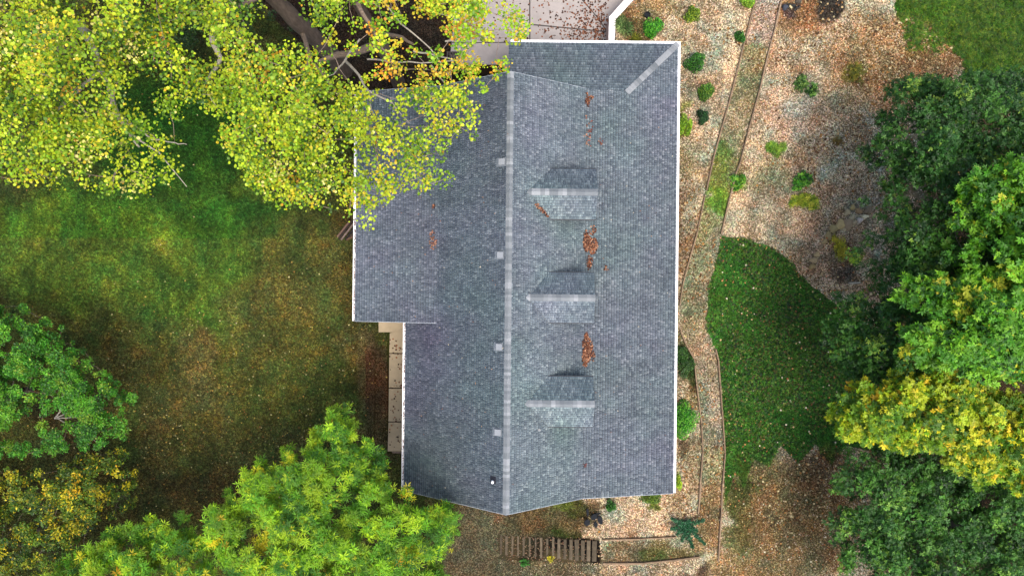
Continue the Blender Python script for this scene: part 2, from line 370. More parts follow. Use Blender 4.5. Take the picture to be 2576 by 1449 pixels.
L35 = math.hypot(1, .7)
roof = deck('roof', [ccw([(XR, Y0, ZR), (XK, Y0, ZK), (XK, Y1, ZK), (XR, Y1, ZR)]), ccw([(XB, Y0, ZB), (XR, Y0, ZR), (XR, Y1, ZR), (XB, Y1, ZB)])], H)
# front steep slope: u along +y, v up toward the ridge (-x)
lenF = (XK - XR) * L35; lenB = (XR - XB) * L35
tf = tabs_on_plane((XK, Y0, ZK), (0, 1, 0), (-1 / L35, 0, .7 / L35), [(0, 0), (Y1 - Y0, 0), (Y1 - Y0, lenF), (0, lenF)], seed=1, light=1.0)
tb = tabs_on_plane((XB, Y1, ZB), (0, -1, 0), (1 / L35, 0, .7 / L35), [(0, 0), (Y1 - Y0, 0), (Y1 - Y0, lenB), (0, lenB)], seed=2, light=1.0)
tf.sort(key=lambda t: -t[2])
tf = [t for t in tf if True]
singles = [t for t in tf if t[2] < lenF - .3][:300]; sid = set(id(t) for t in singles)
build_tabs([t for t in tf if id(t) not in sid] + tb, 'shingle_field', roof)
for t in singles:
    org = t[0][0]
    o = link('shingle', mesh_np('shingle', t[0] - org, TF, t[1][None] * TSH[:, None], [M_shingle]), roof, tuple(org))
# porch slope
LP = math.hypot(1, sp); lenP = (XE - XK) * LP
hip = (XE - (YW - Y1), Y1, ZE + sp * (YW - Y1))
porch = deck('porch_roof', [ccw([(XK, Y0, ZK), (XE, Y0, ZE), (XE, YW, ZE), (hip[0], Y1, hip[2]), (XK, Y1, ZK)])], H, label='low pitched front slope running down to the long white gutter')
tp = tabs_on_plane((XE, Y0, ZE), (0, 1, 0), (-1 / LP, 0, sp / LP), [(0, 0), (YW - Y0, 0), (Y1 - Y0, (XE - hip[0]) * LP), (Y1 - Y0 - .001, lenP), (0, lenP)], seed=3, light=.76)  # duller sheen of this low pitch put into the shingle colour
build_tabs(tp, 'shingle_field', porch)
# garage wing slope (falls toward +y)
XG = -.30
wing = deck('garage_roof', [ccw([(XG, YW, ZE), (XE, YW, ZE), (XE - (YW - 9.7), 9.7, ZE + sp * (YW - 9.7)), (XG, 9.7, ZE + sp * (YW - 9.7))])], H, label='low slope over the garage beside the concrete drive')
lw = (YW - 9.7) * LP
tw = tabs_on_plane((XE, YW, ZE), (-1, 0, 0), (0, -1 / LP, sp / LP), [(0, 0), (XE - XG, 0), (XE - XG, lw), ((YW - 9.7), lw)], seed=4, light=.76)  # shingles darkened like the porch: weaker sheen painted in
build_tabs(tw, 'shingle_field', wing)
# rear extension slope
sx = (ZX - ZXE) / (XX - XXE); LX = math.hypot(1, sx); lx = (XX - XXE) * LX
ext = deck('rear_extension_roof', [ccw([(XXE, YX, ZXE), (XX, YX, ZX), (XX, Y1, ZX), (XXE, Y1, ZXE)])], H, label='shallower rear slope stepping out past the main eave')
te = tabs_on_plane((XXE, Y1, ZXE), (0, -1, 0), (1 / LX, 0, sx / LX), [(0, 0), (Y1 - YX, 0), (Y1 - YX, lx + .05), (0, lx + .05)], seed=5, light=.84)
build_tabs(te, 'shingle_field', ext)

def caps(parent, a, b, down_l, down_r, width, step, seed, dim=1.0):
    """bent ridge cap shingles from a to b, overlapping; each its own object"""
    r = random.Random(seed); a = Vector(a); b = Vector(b); d = (b - a); L = d.length; d.normalize(); n = int(L / step)
    for i in range(n):
        p = a + d * (i * L / n); s = L / n
        l = Vector(down_l) * width; rr = Vector(down_r) * width; up = Vector((0, 0, 1))
        c = random.Random(seed * 1000 + i // r.choice((1, 1, 2))).choice([(.16, .18, .195), (.20, .22, .235), (.30, .32, .335), (.18, .20, .215), (.235, .255, .27)])
        h0, h1 = .045, .028; c = tuple(x * dim for x in c)
        vs = [l + up * (h0 - .012), up * h0, rr + up * (h0 - .012), l + d * s + up * (h1 - .012), d * s + up * h1, rr + d * s + up * (h1 - .012), l + up * 0., up * .01, rr + up * 0.]
        b_ = MB(); b_.v = [tuple(v) for v in vs]; b_.c = [c] * 9; b_.f = [(0, 1, 4, 3), (1, 2, 5, 4), (6, 7, 1, 0), (7, 8, 2, 1)]
        b_.build('ridge_cap', M_shingle, parent, loc=tuple(p))
caps(roof, (XR, Y0, ZR), (XR, Y1, ZR), (-1 / L35, 0, -.7 / L35), (1 / L35, 0, -.7 / L35), .19, .142, 3, .8)
hd = Vector((1, 1, -sp)).normalized()
caps(porch, (hip[0] - .05, Y1 - .05, hip[2] + .015), (XE, YW, ZE + .01), tuple(Vector((-.7, .7, -.0)) * 1), tuple(Vector((.7, -.7, -.0))), .155, .2, 9, .66)

# dormers
def dormer(yc, xf, seed):
    zr_ = 5.98; rise = .74; hw = 1.19
    ze_ = zr_ - rise; x_r = XR + (ZR - zr_) / .7; x_e = XR + (ZR - ze_) / .7
    D = link('dormer', None, H, (0, 0, 0))
    sl = rise / hw; LL = math.hypot(1, sl)
    for s in (1, -1):
        pl = ccw([(x_r, yc, zr_ + .02), (xf, yc, zr_ + .02), (xf, yc + s * hw, ze_ + .02), (x_e, yc + s * hw, ze_ + .02)])
        b = MB(); b.slab(pl, .1, DECK); b.build('dormer_roof', M_shingle, D)
        Lh = hw * LL
        # u along x
        u0 = 0; e = x_e
        if s > 0: O = (xf, yc + hw, ze_ + .02); U = (-1, 0, 0)
        else: O = (xf, yc - hw, ze_ + .02); U = (-1, 0, 0)
        V_ = (0, -s / LL, sl / LL)
        pl2 = [(0, 0), (xf - x_e, 0), (xf - x_r, Lh), (0, Lh)]
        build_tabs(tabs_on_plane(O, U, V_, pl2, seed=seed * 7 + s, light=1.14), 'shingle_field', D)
        # edge trim built further down has shade put into its colour
    caps(D, (x_r - .05, yc, zr_ + .03), (xf, yc, zr_ + .03), (0, -1 / LL, -sl / LL), (0, 1 / LL, -sl / LL), .19, .2, seed, .8)
    # walls
    xw = xf - .28; hwl = hw - .09; zb = front_z(xw) - .3
    w = MB()
    zt = ze_ + .09 * sl - .07
    for s in (1, -1):
        y_ = yc + s * hwl
        w.poly([(x_e + .2, y_, zt), (xw, y_, zt), (xw, y_, zb), (x_e + .2, y_, front_z(x_e) - .4)])
    w.poly([(xw, yc - hwl, zb), (xw, yc + hwl, zb), (xw, yc + hwl, zt), (xw, yc, zr_ - .1), (xw, yc - hwl, zt)])
    w.build('dormer_wall', M_dwall, D)
    f = MB(); wb = front_z(xw) + .22
    f.box(xw + .02, yc, wb + .38, .05, .9, .9); f.build('window_frame', M_white, D)
    g = MB(); g.box(xw + .05, yc, wb + .38, .02, .76, .76); g.build('pane', M_glass, D)
    t = MB()
    for s in (1, -1): t.slab(ccw([(xf, yc, zr_ + .01), (xf + .015, yc, zr_ + .01), (xf + .015, yc + s * hw, ze_ + .01), (xf, yc + s * hw, ze_ + .01)]), .12)
    for s in (1, -1): t.slab(ccw([(x_e, yc + s * hw, ze_ + .02), (xf, yc + s * hw, ze_ + .02), (xf, yc + s * (hw + .055), ze_ + .0), (x_e, yc + s * (hw + .055), ze_ + .0)]), .12)
    t.build('rake_trim', M_dtrim, D)  # trim colour paints the dark line of shade at the dormer eaves
    return D
for (py_, xx_, sd_) in ((489, 1500, 21), (749.5, 1494, 22), (1011, 1492, 23)):
    x1, y1 = P(xx_, py_, 5.3); dormer(y1 , x1, sd_)

# gutters
def gutter(x0, y0, x1, y1, z, out, debris, label=None):
    """trough from (x0,y0) to (x1,y1); out = unit vector away from house"""
    w = .125; b = MB(); ox, oy = out
    def strip(a0, a1, z0, z1):
        b.slab(ccw([(x0 + ox * a0, y0 + oy * a0, z1), (x1 + ox * a0, y1 + oy * a0, z1), (x1 + ox * a1, y1 + oy * a1, z1), (x0 + ox * a1, y0 + oy * a1, z1)]), z1 - z0)
    strip(0, .012, z - .13, z + .005); strip(w - .03, w, z - .13, z + .012); strip(.012, w - .03, z - .13, z - (.115 if debris else .01))
    o = b.build('gutter', M_white, H)
    if label: o['label'] = label
    return o
zg = ZE - .02
gutter(XE, Y0 + .02, XE, YW + .12, zg, (1, 0), False, 'long white gutter along the front eave')
gutter(XG + .1, YW, XE, YW, zg, (0, 1), False, 'white gutter above the garage door')
gutter(XXE, YX, XXE, Y1, ZXE - .02, (-1, 0), True, 'white rear gutter with leaf debris in it')
gutter(XB, Y0 + .02, XB, YX - .02, ZB - .02, (-1, 0), True, 'open white gutter above the concrete walk')
# rake trims
def rake(pts, name='rake_trim'):
    b = MB()
    for (xa, za), (xb, zb), y, s in pts:
        b.slab(ccw([(xa, y, za + .004), (xb, y, zb + .004), (xb, y + s * .02, zb + .004), (xa, y + s * .02, za + .004)]), .17)
    return b.build(name, M_trim, H)
for y, s in ((Y0, -1), (Y1, 1)):
    rk = [((XR, ZR), (XK, ZK), y, s), ((XB, ZB), (XR, ZR), y, s)]
    if s < 0: rk.append(((XK, ZK), (XE, ZE), y, s))
    rake(rk)
rake([((XXE, ZXE), (XX, ZX), YX, -1)]); rake([((XXE, ZXE), (XX, ZX), Y1, 1)])
# walls
w = MB()
def wallprofile(y):
    return [(-5.1, -2.9), (5.5, -2.9), (5.5, front_z(5.5) - .16), (XK, ZK - .18), (XR, ZR - .2), (-5.1, ZR - .7 * (XR + 5.1) - .2)]
for ya, yb in ((-10.12, 9.64),):
    pa = [(x, ya, z) for x, z in wallprofile(ya)]; pb = [(x, yb, z) for x, z in wallprofile(yb)]
    w.poly(pa); w.poly(pb[::-1])
    for i in (1, 5):
        j = (i + 1) % 6; w.poly([pa[i], pb[i], pb[j], pa[j]])
w.build('wall', M_siding, H)
w = MB(); w.poly([(-7.75, YX + .3, -2.9), (-5.1, YX + .3, -2.9), (-5.1, YX + .3, 3.55), (-7.75, YX + .3, 2.86)]); w.poly([(-7.75, YX + .3, -2.9), (-7.75, YX + .3, 2.86), (-7.75, 9.66, 2.86), (-7.75, 9.66, -2.9)])
w.poly([(-7.75, 9.66, -2.9), (-7.75, 9.66, 2.86), (-5.1, 9.66, 3.55), (-5.1, 9.66, -2.9)])
w.poly([(-5.5, YX + .02, 2.72), (-3.7, YX + .02, ZX - .16), (-3.7, YX + .02, 3.9), (-5.5, YX + .02, 2.6)])
w.build('rear_extension_wall', M_siding, H)
w = MB(); w.prism([(0.0, 9.66), (5.38, 9.66), (5.38, 12.2), (0.0, 12.2)], -1.5, 2.74); w.build('garage_wall', M_siding, H)
w = MB(); w.slab([(XG, 9.7, 3.4), (XG + .03, 9.7, 3.4), (XG + .03, YW, 2.74), (XG, YW, 2.74)], .1); 
gd = MB()
for k in range(4): gd.box(2.7, 12.22, -1.2 + .27 + k * .56, 4.6, .05, .54)
gdo = gd.build('garage_door', M_white, H)
for k in range(3):
    pb = MB(); pb.box(1.2 + k * 1.5, 12.26, .75, 1.0, .03, .3); pb.build('pane', M_glass, gdo)
for k, y_ in enumerate((-8.9, -5.6, -2.3, 1.0, 4.3, 7.6, 10.2, 12.3)):
    pb = MB(); pb.box(8.1, y_, 1.35, .14, .14, 2.75); pb.build('porch_post', M_white, H)
pf = MB(); pf.prism([(5.5, -10.1), (8.2, -10.1), (8.2, 9.64), (5.5, 9.64)], -.3, .14, lin((150, 142, 132)) / K); pf.build('porch_floor', M_conc, H)
for y_ in (-7.4, -4.0, 3.6, 7.0):
    f = MB(); f.box(5.53, y_, 1.5, .06, 1.1, 1.4); fo = f.build('window', M_white, H)
    g = MB(); g.box(5.57, y_, 1.5, .02, .94, 1.24); g.build('pane', M_glass, fo)
f = MB(); f.box(5.53, -.2, 1.18, .06, 1.0, 2.05); f.build('front_door', mat('door_paint', (.18, .05, .04), rough=.4), H)
for y_, z_ in ((-8.2, .6), (-5.0, .6), (1.0, .6), (4.5, .6), (7.8, .6), (-8.2, -1.9), (-4.8, -1.9)):
    xw_ = -5.13 if y_ < YX else -7.78
    f = MB(); f.box(xw_, y_, z_ + .6, .06, 1.1, 1.3); fo = f.build('window', M_white, H)
    g = MB(); g.box(xw_ - .04, y_, z_ + .6, .02, .94, 1.14); g.build('pane', M_glass, fo)
for x_ in (-2.6, 2.4):
    f = MB(); f.box(x_, -10.15, 1.4, 1.1, .06, 1.3); fo = f.build('window', M_white, H)
    g = MB(); g.box(x_, -10.19, 1.4, .94, .02, 1.14); g.build('pane', M_glass, fo)

# box vents, pipes, flashing
for px_, py_ in ((1262, 409), (1258, 642), (1255, 872), (1252, 1086)):
    z_ = 6.3; x_, y_ = P(px_, py_, z_); zz = ZR - .7 * (XR - x_)
    b = MB(); s = .145
    b.slab([(x_ - s, y_ - s, zz + .10), (x_ + s, y_ - s, zz + .22), (x_ + s, y_ + s, zz + .22), (x_ - s, y_ + s, zz + .10)], .13)
    v = b.build('roof_vent', M_galv, H)
    f = MB(); f.slab([(x_ - .24, y_ - .2, zz - .24 * .7 + .022), (x_ + .2, y_ - .2, zz + .2 * .7 + .022), (x_ + .2, y_ + .2, zz + .2 * .7 + .022), (x_ - .24, y_ + .2, zz - .24 * .7 + .022)], .02, (.13, .15, .17)); f.build('flashing', M_shingle, v)
def pipe(px_, py_, rad, h, mat_, flash):
    x_, y_ = P(px_, py_, 6.3 if px_ < 1288 else 5.7); zz = ZR - .7 * abs(x_ - XR); b = MB(); n = 14
    for i in range(n):
        a, c = 2 * math.pi * i / n, 2 * math.pi * (i + 1) / n
        o0 = (x_ + rad * math.cos(a), y_ + rad * math.sin(a)); o1 = (x_ + rad * math.cos(c), y_ + rad * math.sin(c)); k = .55
        i0 = (x_ + k * rad * math.cos(a), y_ + k * rad * math.sin(a)); i1 = (x_ + k * rad * math.cos(c), y_ + k * rad * math.sin(c))
        b.poly([(*o0, zz - .1), (*o1, zz - .1), (*o1, zz + h), (*o0, zz + h)]); b.poly([(*o0, zz + h), (*o1, zz + h), (*i1, zz + h), (*i0, zz + h)])
        b.poly([(*i0, zz + h), (*i1, zz + h), (*i1, zz + .02), (*i0, zz + .02)])
    v = b.build('vent_pipe', mat_, H)
    if flash:
        f = MB(); f.slab([(x_ - .12, y_ - .1, zz - .12 * .7 + .026), (x_ + .15, y_ - .1, zz + .15 * .7 + .026), (x_ + .15, y_ + .24, zz + .15 * .7 + .026), (x_ - .12, y_ + .24, zz - .12 * .7 + .026)], .02); f.build('flashing', M_black, v)
    return v
pipe(1239, 1212, .065, .25, M_white, True)['label'] = 'white plumbing vent pipe on a black boot'
pipe(1357, 1082, .05, .10, M_galv, False)
b = MB(); x_, y_ = P(1546, 229, 3.5); b.slab(ccw([(x_ - .35, Y1 + .03, 3.50), (x_ + .3, Y1 + .03, 3.44), (x_ + .3, Y1 + .07, 3.44), (x_ - .35, Y1 + .07, 3.5)]), .05); b.build('flashing', M_white, H)

# ------------------------------------------------------------------ hard landscape
def pxpoly(pts, z): return ccw([P(a, b_, z) for a, b_ in pts])
CON = lin((170, 162, 157)) / K
drive = tag(link('driveway', None), kind='structure')
zd = -1.27
def shrink(pts, d=.012):
    c = np.mean(pts, 0); return [tuple(np.array(p) + (c - np.array(p)) / np.linalg.norm(c - np.array(p)) * d) for p in pts]
for pp, k in (([(1163, -260), (1331, -260), (1331, 107), (1137, 107)], 1.0), ([(1137, 109), (1331, 109), (1331, 230), (1270, 230), (1268, 163), (1127, 163)], .93),
              ([(1334, -260), (1432, -260), (1462, 0), (1501, 45), (1524, 79), (1334, 61)], 1.04), ([(1436, -260), (1800, -260), (1575, 0), (1543, 45), (1542, 81), (1527, 78), (1504, 44), (1465, -1)], 1.0), ([(1334, 64), (1525, 82), (1542, 84), (1542, 230), (1334, 230)], .97)):
    b = MB(); b.prism(shrink(pxpoly(pp, zd)), zd - .12, zd, tuple(CON * k)); b.build('concrete_panel', M_conc, drive)
b = MB(); b.prism(pxpoly([(1165, -255), (1795, -255), (1573, 0), (1542, 45), (1542, 225), (1272, 225), (1268, 161), (1130, 161)], zd), zd - .16, zd - .015, tuple(CON * .25)); b.build('slab_base', M_conc, drive)
# retaining wall
RW = thing('retaining_wall', 'white topped low retaining wall bending beside the concrete drive', 'retaining wall', (0, 0, 0))
lft = [(1530, 112), (1530.5, 103), (1533, 43), (1571, 0), (1640, -80)]; rgt = [(1546.5, 112), (1546.5, 103), (1549, 49), (1594, 0), (1664, -80)]
b = MB(); c_ = MB()
for i in range(4):
    qd = ccw([P(*lft[i], .16), P(*lft[i + 1], .16), P(*rgt[i + 1], .16), P(*rgt[i], .16)])
    c_.prism(qd, .06, .16)
    cc = np.mean(qd, 0); qs = [tuple(cc + (np.array(p) - cc) * np.array((.9, 1.0))) for p in qd]
    b.prism(qs, -1.5, .06)
b.build('wall_face', M_brick, RW); c_.build('wall_cap', M_wallcap, RW)
# rear walk
walk = tag(link('rear_walk', None), kind='structure'); zw = -2.3
CW = lin((178, 160, 130)) / K
for pp, k in (([(952, 800), (1050, 800), (1050, 812), (990, 836), (952, 836)], 1.05), ([(980, 838), (1050, 815), (1050, 888), (979, 888)], 1.0), ([(979, 890), (1050, 890), (1050, 975), (978, 975)], .97), ([(978, 977), (1050, 977), (1050, 1060), (977, 1060)], .92), ([(977, 1062), (1050, 1062), (1050, 1135), (975, 1135)], .86)):
    b = MB(); b.prism(shrink(pxpoly(pp, zw), .01), zw - .5, zw, tuple(CW * k)); b.build('concrete_panel', M_conc, walk)
b = MB(); b.prism(pxpoly([(986, 1136), (1012, 1136), (1012, 1176), (1010, 1176), (1010, 1139), (988, 1139)], -2.5), -2.8, -2.45, (.12, .09, .07))
tag(b.build('edging_board', M_wood), 'thin dark board edging the mulch at the end of the rear walk', 'edging board')
# timber edging of the paths
WOODC = lin((150, 128, 104)) / K
def edging(pts, label, w=.06, z=.09, colr=WOODC, per=2):
    T = thing('path_edging', label, 'path edging', (0, 0, 0), 'timber edging along the garden paths')
    for i in range(len(pts) - 1):
        (a, b0), (c, d) = pts[i], pts[i + 1]
        x0, y0 = P(a, b0, z); x1, y1 = P(c, d, z); L = math.hypot(x1 - x0, y1 - y0)
        b = MB(); g = float(tz((x0 + x1) / 2, (y0 + y1) / 2)); k = random.uniform(.75, 1.15)
        b.box(0, 0, 0, L - .02, w + random.uniform(0, .02), .22, c=tuple(np.array(colr) * k))
        o = b.build('board', M_wood, T, loc=((x0 + x1) / 2, (y0 + y1) / 2, g + z - .02)); o.rotation_euler = (0, 0, math.atan2(y1 - y0, x1 - x0) + random.uniform(-.004, .004))
    return T
edging([(1905, -60), (1901, 0), (1884, 63), (1864, 140), (1851, 192), (1837, 247), (1817, 317), (1794, 400), (1777, 480)], 'timber edging between the top shrub bed and the path, nearest the house')
edging([(1773, 490), (1754, 583), (1731, 663), (1717, 716), (1709, 770)], 'timber edging running from mid path down to the gutter')
edging([(1712, 830), (1717, 846), (1731, 875), (1747, 903), (1752, 963), (1764, 1065), (1767, 1132), (1762, 1199), (1759, 1259), (1756, 1292)], 'timber edging on the house side of the lower path, past the round bush')
edging([(1970, -60), (1966, 0), (1951, 67), (1931, 140), (1911, 227), (1896, 280), (1881, 333), (1861, 410), (1852, 433), (1834, 503), (1814, 589)], 'timber edging on the far side of the upper path against the open mulch bed')
edging([(1800, 878), (1807, 906), (1811, 963), (1816, 1032), (1823, 1138), (1817, 1215), (1814, 1299), (1810, 1360), (1807, 1412)], 'timber edging between the lower path and the dark green ground cover')
edging([(1514, 1357), (1610, 1355), (1700, 1350)], 'thin timber edging above the short path from the steps', w=.05)
edging([(1516, 1417), (1620, 1416), (1690, 1409), (1760, 1400)], 'timber edging below the short path from the steps', w=.09)
# timber steps
ST = thing('garden_steps', 'flight of seventeen dark weathered timber steps below the gable end', 'steps', (0, 0, 0))
for k in range(17):
    px_ = 1500 - k * 14.6; z_ = -.06 - k * .148
    zt = z_ + .03; x0, ya = P(px_, 1360 - k * .9, zt); x1, yb = P(px_ - 13, 1413 - k * 1.2, zt)
    xm, ym = P(px_ - 2.0, 1386 - k * 1.0, zt); hy = abs(ya - yb) / 2
    kk = random.uniform(.7, 1.25)
    b = MB(); wd = .20 if k % 3 else .25
    b.box(0, 0, 0, wd, 2 * hy * random.uniform(.94, 1.02), .15, rz=random.uniform(-.015, .015), c=tuple(lin((98, 88, 72)) / K * kk))
    b.build('step', M_wood, ST, loc=(xm - .06, ym, zt - .07))
for s_, yy in ((0, 1357), (1, 1416)):
    x0, y0 = P(1508, yy, -.1); x1, y1 = P(1262, yy - 14, -2.6)
    b = MB(); L = math.hypot(x1 - x0, 2.5); b.box((x0 + x1) / 2, (y0 + y1) / 2 + (.04 if s_ == 0 else -.04), -1.52, L, .05, .22, ry=-math.atan2(2.5, x0 - x1), c=(.05, .04, .035)); b.build('stringer', M_wood, ST)
# stacked boards by the rear corner
WP = thing('board_pile', 'loose dark weathered boards lying beside the rear corner under leaves', 'boards', (0, 0, 0))
for k, (a, b0, c, d, cl) in enumerate([(888, 552, 851, 601, (60, 50, 48)), (880, 556, 848, 596, (120, 96, 84)), (892, 560, 858, 604, (130, 112, 104)), (896, 566, 868, 603, (50, 44, 46)), (898, 576, 876, 602, (76, 64, 56)), (900, 590, 872, 604, (110, 84, 66))]):
    x0, y0 = P(a, b0, -2.4); x1, y1 = P(c, d, -2.4); b = MB(); L = math.hypot(x1 - x0, y1 - y0)
    b.box((x0 + x1) / 2, (y0 + y1) / 2, -2.5 + .05 * (k % 3), L, .10, .06, rz=math.atan2(y1 - y0, x1 - x0), c=tuple(lin(cl) / K)); b.build('board', M_wood, WP)
TW = thing('timber_retaining_wall', 'dark timber retaining wall between the drive corner and the house gable', 'timber wall', (0, 0, 0))
for k in range(4):
    x0, y0 = P(1075, 172 + k * 3.2, -2 + k * .2); x1, y1 = P(1272, 166 + k * 3.5, -2 + k * .2); b = MB()
    b.box((x0 + x1) / 2, (y0 + y1) / 2 - k * .05, -2.2 + k * .2, abs(x1 - x0), .16, .19, c=tuple(lin((70, 58, 50)) / K * random.uniform(.7, 1.2))); b.build('board', M_wood, TW)
CRT = thing('wooden_crate', 'small dark slatted crate at the lower left corner of the drive', 'crate', (*P(1140, 148, -1.2), -1.3))
for k in range(5):
    b = MB(); b.box(-.3 + k * .15, 0, .4, .09, .6, .04, c=(.05, .042, .038)); b.build('slat', M_wood, CRT)
for s in (-1, 1):
    b = MB(); b.box(0, s * .27, .2, .7, .04, .38, c=(.07, .06, .05)); b.build('side', M_wood, CRT)

# border stones
def rock(px_, py_, rx, ry, name, label, cat, group, colr, h=.22, rot=0, parent=None, m=M_stone, rough=.16):
    g = float(tz(*P(px_, py_, .1))); x_, y_ = P(px_, py_, g + h * .6)
    n, r_ = 11, 5; vs = [(0, 0, 1)]; f = []
    ax_ = rx * (CAM_Z) / F; ay_ = ry * CAM_Z / F; sd_ = random.random() * 50
    for j in range(1, r_ + 1):
        ph = j / r_ * math.pi * .62
        for i in range(n):
            th = 2 * math.pi * i / n
            k = 1 + rough * math.sin(3 * th + sd_) + rough * .7 * math.sin(2 * th + 2.1 * sd_) + random.uniform(-.05, .05)
            vs.append((math.sin(ph) ** .6 * math.cos(th) * k, math.sin(ph) ** .6 * math.sin(th) * k, math.cos(ph)))
    for i in range(n): f.append((0, 1 + i, 1 + (i + 1) % n))
    for j in range(r_ - 1):
        for i in range(n): a = 1 + j * n; f.append((a + i, a + n + i, a + n + (i + 1) % n, a + (i + 1) % n))
    b = MB(); cr, sr = math.cos(rot), math.sin(rot)
    b.v = [(v[0] * ax_ * cr - v[1] * ay_ * sr, v[0] * ax_ * sr + v[1] * ay_ * cr, v[2] * h) for v in vs]; b.f = f; b.c = [tuple(lin(colr) / K * 1.35)] * len(vs)
    o = b.build(name, m, parent, loc=(x_, y_, g - .02))
    o.data.polygons.foreach_set('use_smooth', np.ones(len(o.data.polygons), bool))
    if label: tag(o, label, cat, group)
    return o
GS = 'stones lining the curved bed by the dark tree'
st = [(2116, 565, 13, 12, 'broad pale stone left of the round stone in the border', (168, 150, 104)), (2134, 564, 15, 16, 'largest rounded brown stone in the curved border', (140, 122, 96)), (2133, 535, 9, 8, 'small round tan stone at the top of the border cluster', (160, 146, 112)),
      (2145, 548, 9, 7, 'flat tan stone above the largest round stone', (160, 150, 118)), (2152, 560, 7, 6, 'small stone right of the largest round stone', (158, 142, 112)), (2165, 554, 9, 7, 'pale pinkish stone near the dark foliage', (186, 174, 160)), (2178, 545, 9, 6, 'cream flat stone at the edge of the dark foliage', (206, 196, 160)),
      (2186, 529, 12, 9, 'grey brown angular stone furthest up the border', (120, 106, 84)), (2162, 531, 11, 7, 'low brown stone half sunk in leaf litter', (140, 116, 84)), (2146, 522, 8, 6, 'small yellowish stone at the upper border edge', (156, 140, 92)), (2124, 577, 7, 5, 'small wedge stone under the largest round stone', (170, 158, 124)),
      (2099, 575, 11, 12, 'olive rounded stone below the broad pale stone', (140, 128, 88)), (2086, 593, 8, 12, 'narrow olive stone midway down the border', (136, 122, 84)), (2076, 608, 9, 7, 'flat olive tan stone beside the yellow plant', (146, 128, 90)), (2066, 621, 9, 6, 'sunken grey tan stone left of the yellow plant', (124, 108, 84)),
      (2057, 640, 8, 8, 'tan stone third from the lower end of the border', (156, 138, 100)), (2049, 655, 10, 8, 'larger tan stone second from the lower end of the border', (150, 132, 98)), (2044, 671, 9, 7, 'last stone at the lower end of the border', (134, 116, 78))]
for i, (a, b0, rx, ry, lb, cl) in enumerate(st): rock(a, b0, rx, ry, 'border_stone', lb, 'stone', GS, cl, h=random.uniform(.12, .24), rot=random.random() * 1.2 - .3)
rock(1976, 18, 9, 8, 'dark_stone', 'dark blue grey stone in the orange leaves at the top', 'stone', None, (60, 64, 72), h=.2)
rock(2010, 2, 9, 8, 'dark_stone', 'dark stone at the top frame edge among orange leaves', 'stone', None, (74, 68, 60), h=.2)
b0x, b0y = P(2150, 712, .1)
b = MB(); b.box(b0x, b0y, float(tz(b0x, b0y)) + .08, .62, .1, .14, rz=.08, c=tuple(lin((176, 170, 150)) / K)); tag(b.build('edging_log', M_wood), 'pale weathered log at the tree edge above the green cover', 'log')
# dark slab heap near the gable and the dark pot by the shrub
SL = thing('slate_heap', 'heap of dark grey slate slabs lying on the pale mulch below the gable', 'slabs', (*P(1500, 1307, .1), 0))
zz0 = float(tz(SL.location.x, SL.location.y))
for (dx, dy, L, W_, rz_, ti, zz) in ((-.12, .15, .42, .36, .5, .25, .16), (.22, -.02, .55, .30, 1.9, -.3, .2), (-.02, -.28, .22, .40, .1, .1, .12), (-.5, -.18, .34, .40, .05, .15, .12), (.1, .36, .34, .08, .0, 0, .2), (-.48, .4, .14, .5, .1, .1, .1)):
    b = MB(); n = 6; pts = [(math.cos(2 * math.pi * i / n + .3) * L / 2 * random.uniform(.85, 1.15), math.sin(2 * math.pi * i / n + .3) * W_ / 2 * random.uniform(.85, 1.15)) for i in range(n)]
    b.prism(pts, -.03, .03); o = b.build('slab', M_dark, SL, loc=(dx, dy, zz0 + zz)); o.rotation_euler = (ti, ti * .6, rz_)
b = MB(); n = 16
pot = []
for (rr, zz) in ((.0, .02), (.10, .02), (.15, .22), (.17, .30), (.14, .30), (.12, .22), (0, .20)): pot.append((rr, zz))
vs = []; fs = []
for j, (rr, zz) in enumerate(pot):
    for i in range(n): vs.append((rr * math.cos(2 * math.pi * i / n), rr * math.sin(2 * math.pi * i / n), zz))
for j in range(len(pot) - 1):
    for i in range(n): fs.append((j * n + i, j * n + (i + 1) % n, (j + 1) * n + (i + 1) % n, (j + 1) * n + i))
b.v = vs; b.f = fs; b.c = [(1, 1, 1)] * len(vs)
xq, yq = P(1628, 39, .2); tag(b.build('plant_pot', M_dark, loc=(xq, yq, float(tz(xq, yq)))), 'small dark blue black pot above the bright round shrub by the drive wall', 'pot')

# ------------------------------------------------------------------ leaf machinery
def rotm(n, tilt_max, r=rng, tilt_min=0.0):
    a = r.random(n) * 2 * np.pi; b = r.random(n) * 2 * np.pi; t = tilt_min + (tilt_max - tilt_min) * r.random(n) ** .8
    ca, sa, cb, sb, ct, st_ = np.cos(a), np.sin(a), np.cos(b), np.sin(b), np.cos(t), np.sin(t)
    Z = np.zeros(n); O = np.ones(n)
    Rz1 = np.stack([np.stack([ca, -sa, Z], -1), np.stack([sa, ca, Z], -1), np.stack([Z, Z, O], -1)], 1)
    Rx = np.stack([np.stack([O, Z, Z], -1), np.stack([Z, ct, -st_], -1), np.stack([Z, st_, ct], -1)], 1)
    Rz2 = np.stack([np.stack([cb, -sb, Z], -1), np.stack([sb, cb, Z], -1), np.stack([Z, Z, O], -1)], 1)
    return Rz2 @ Rx @ Rz1
def inst(tv, tf_, pos, Rm, s, col):
    n = len(pos); k = len(tv)
    V = np.einsum('nij,kj->nki', Rm, tv) * s[:, None, None] + pos[:, None, :]
    Fs = [(f[None] + (np.arange(n) * k)[:, None, None]).reshape(-1, f.shape[1]) for f in tf_]
    return V.reshape(-1, 3), Fs, np.repeat(col, k, 0)
A = np.array
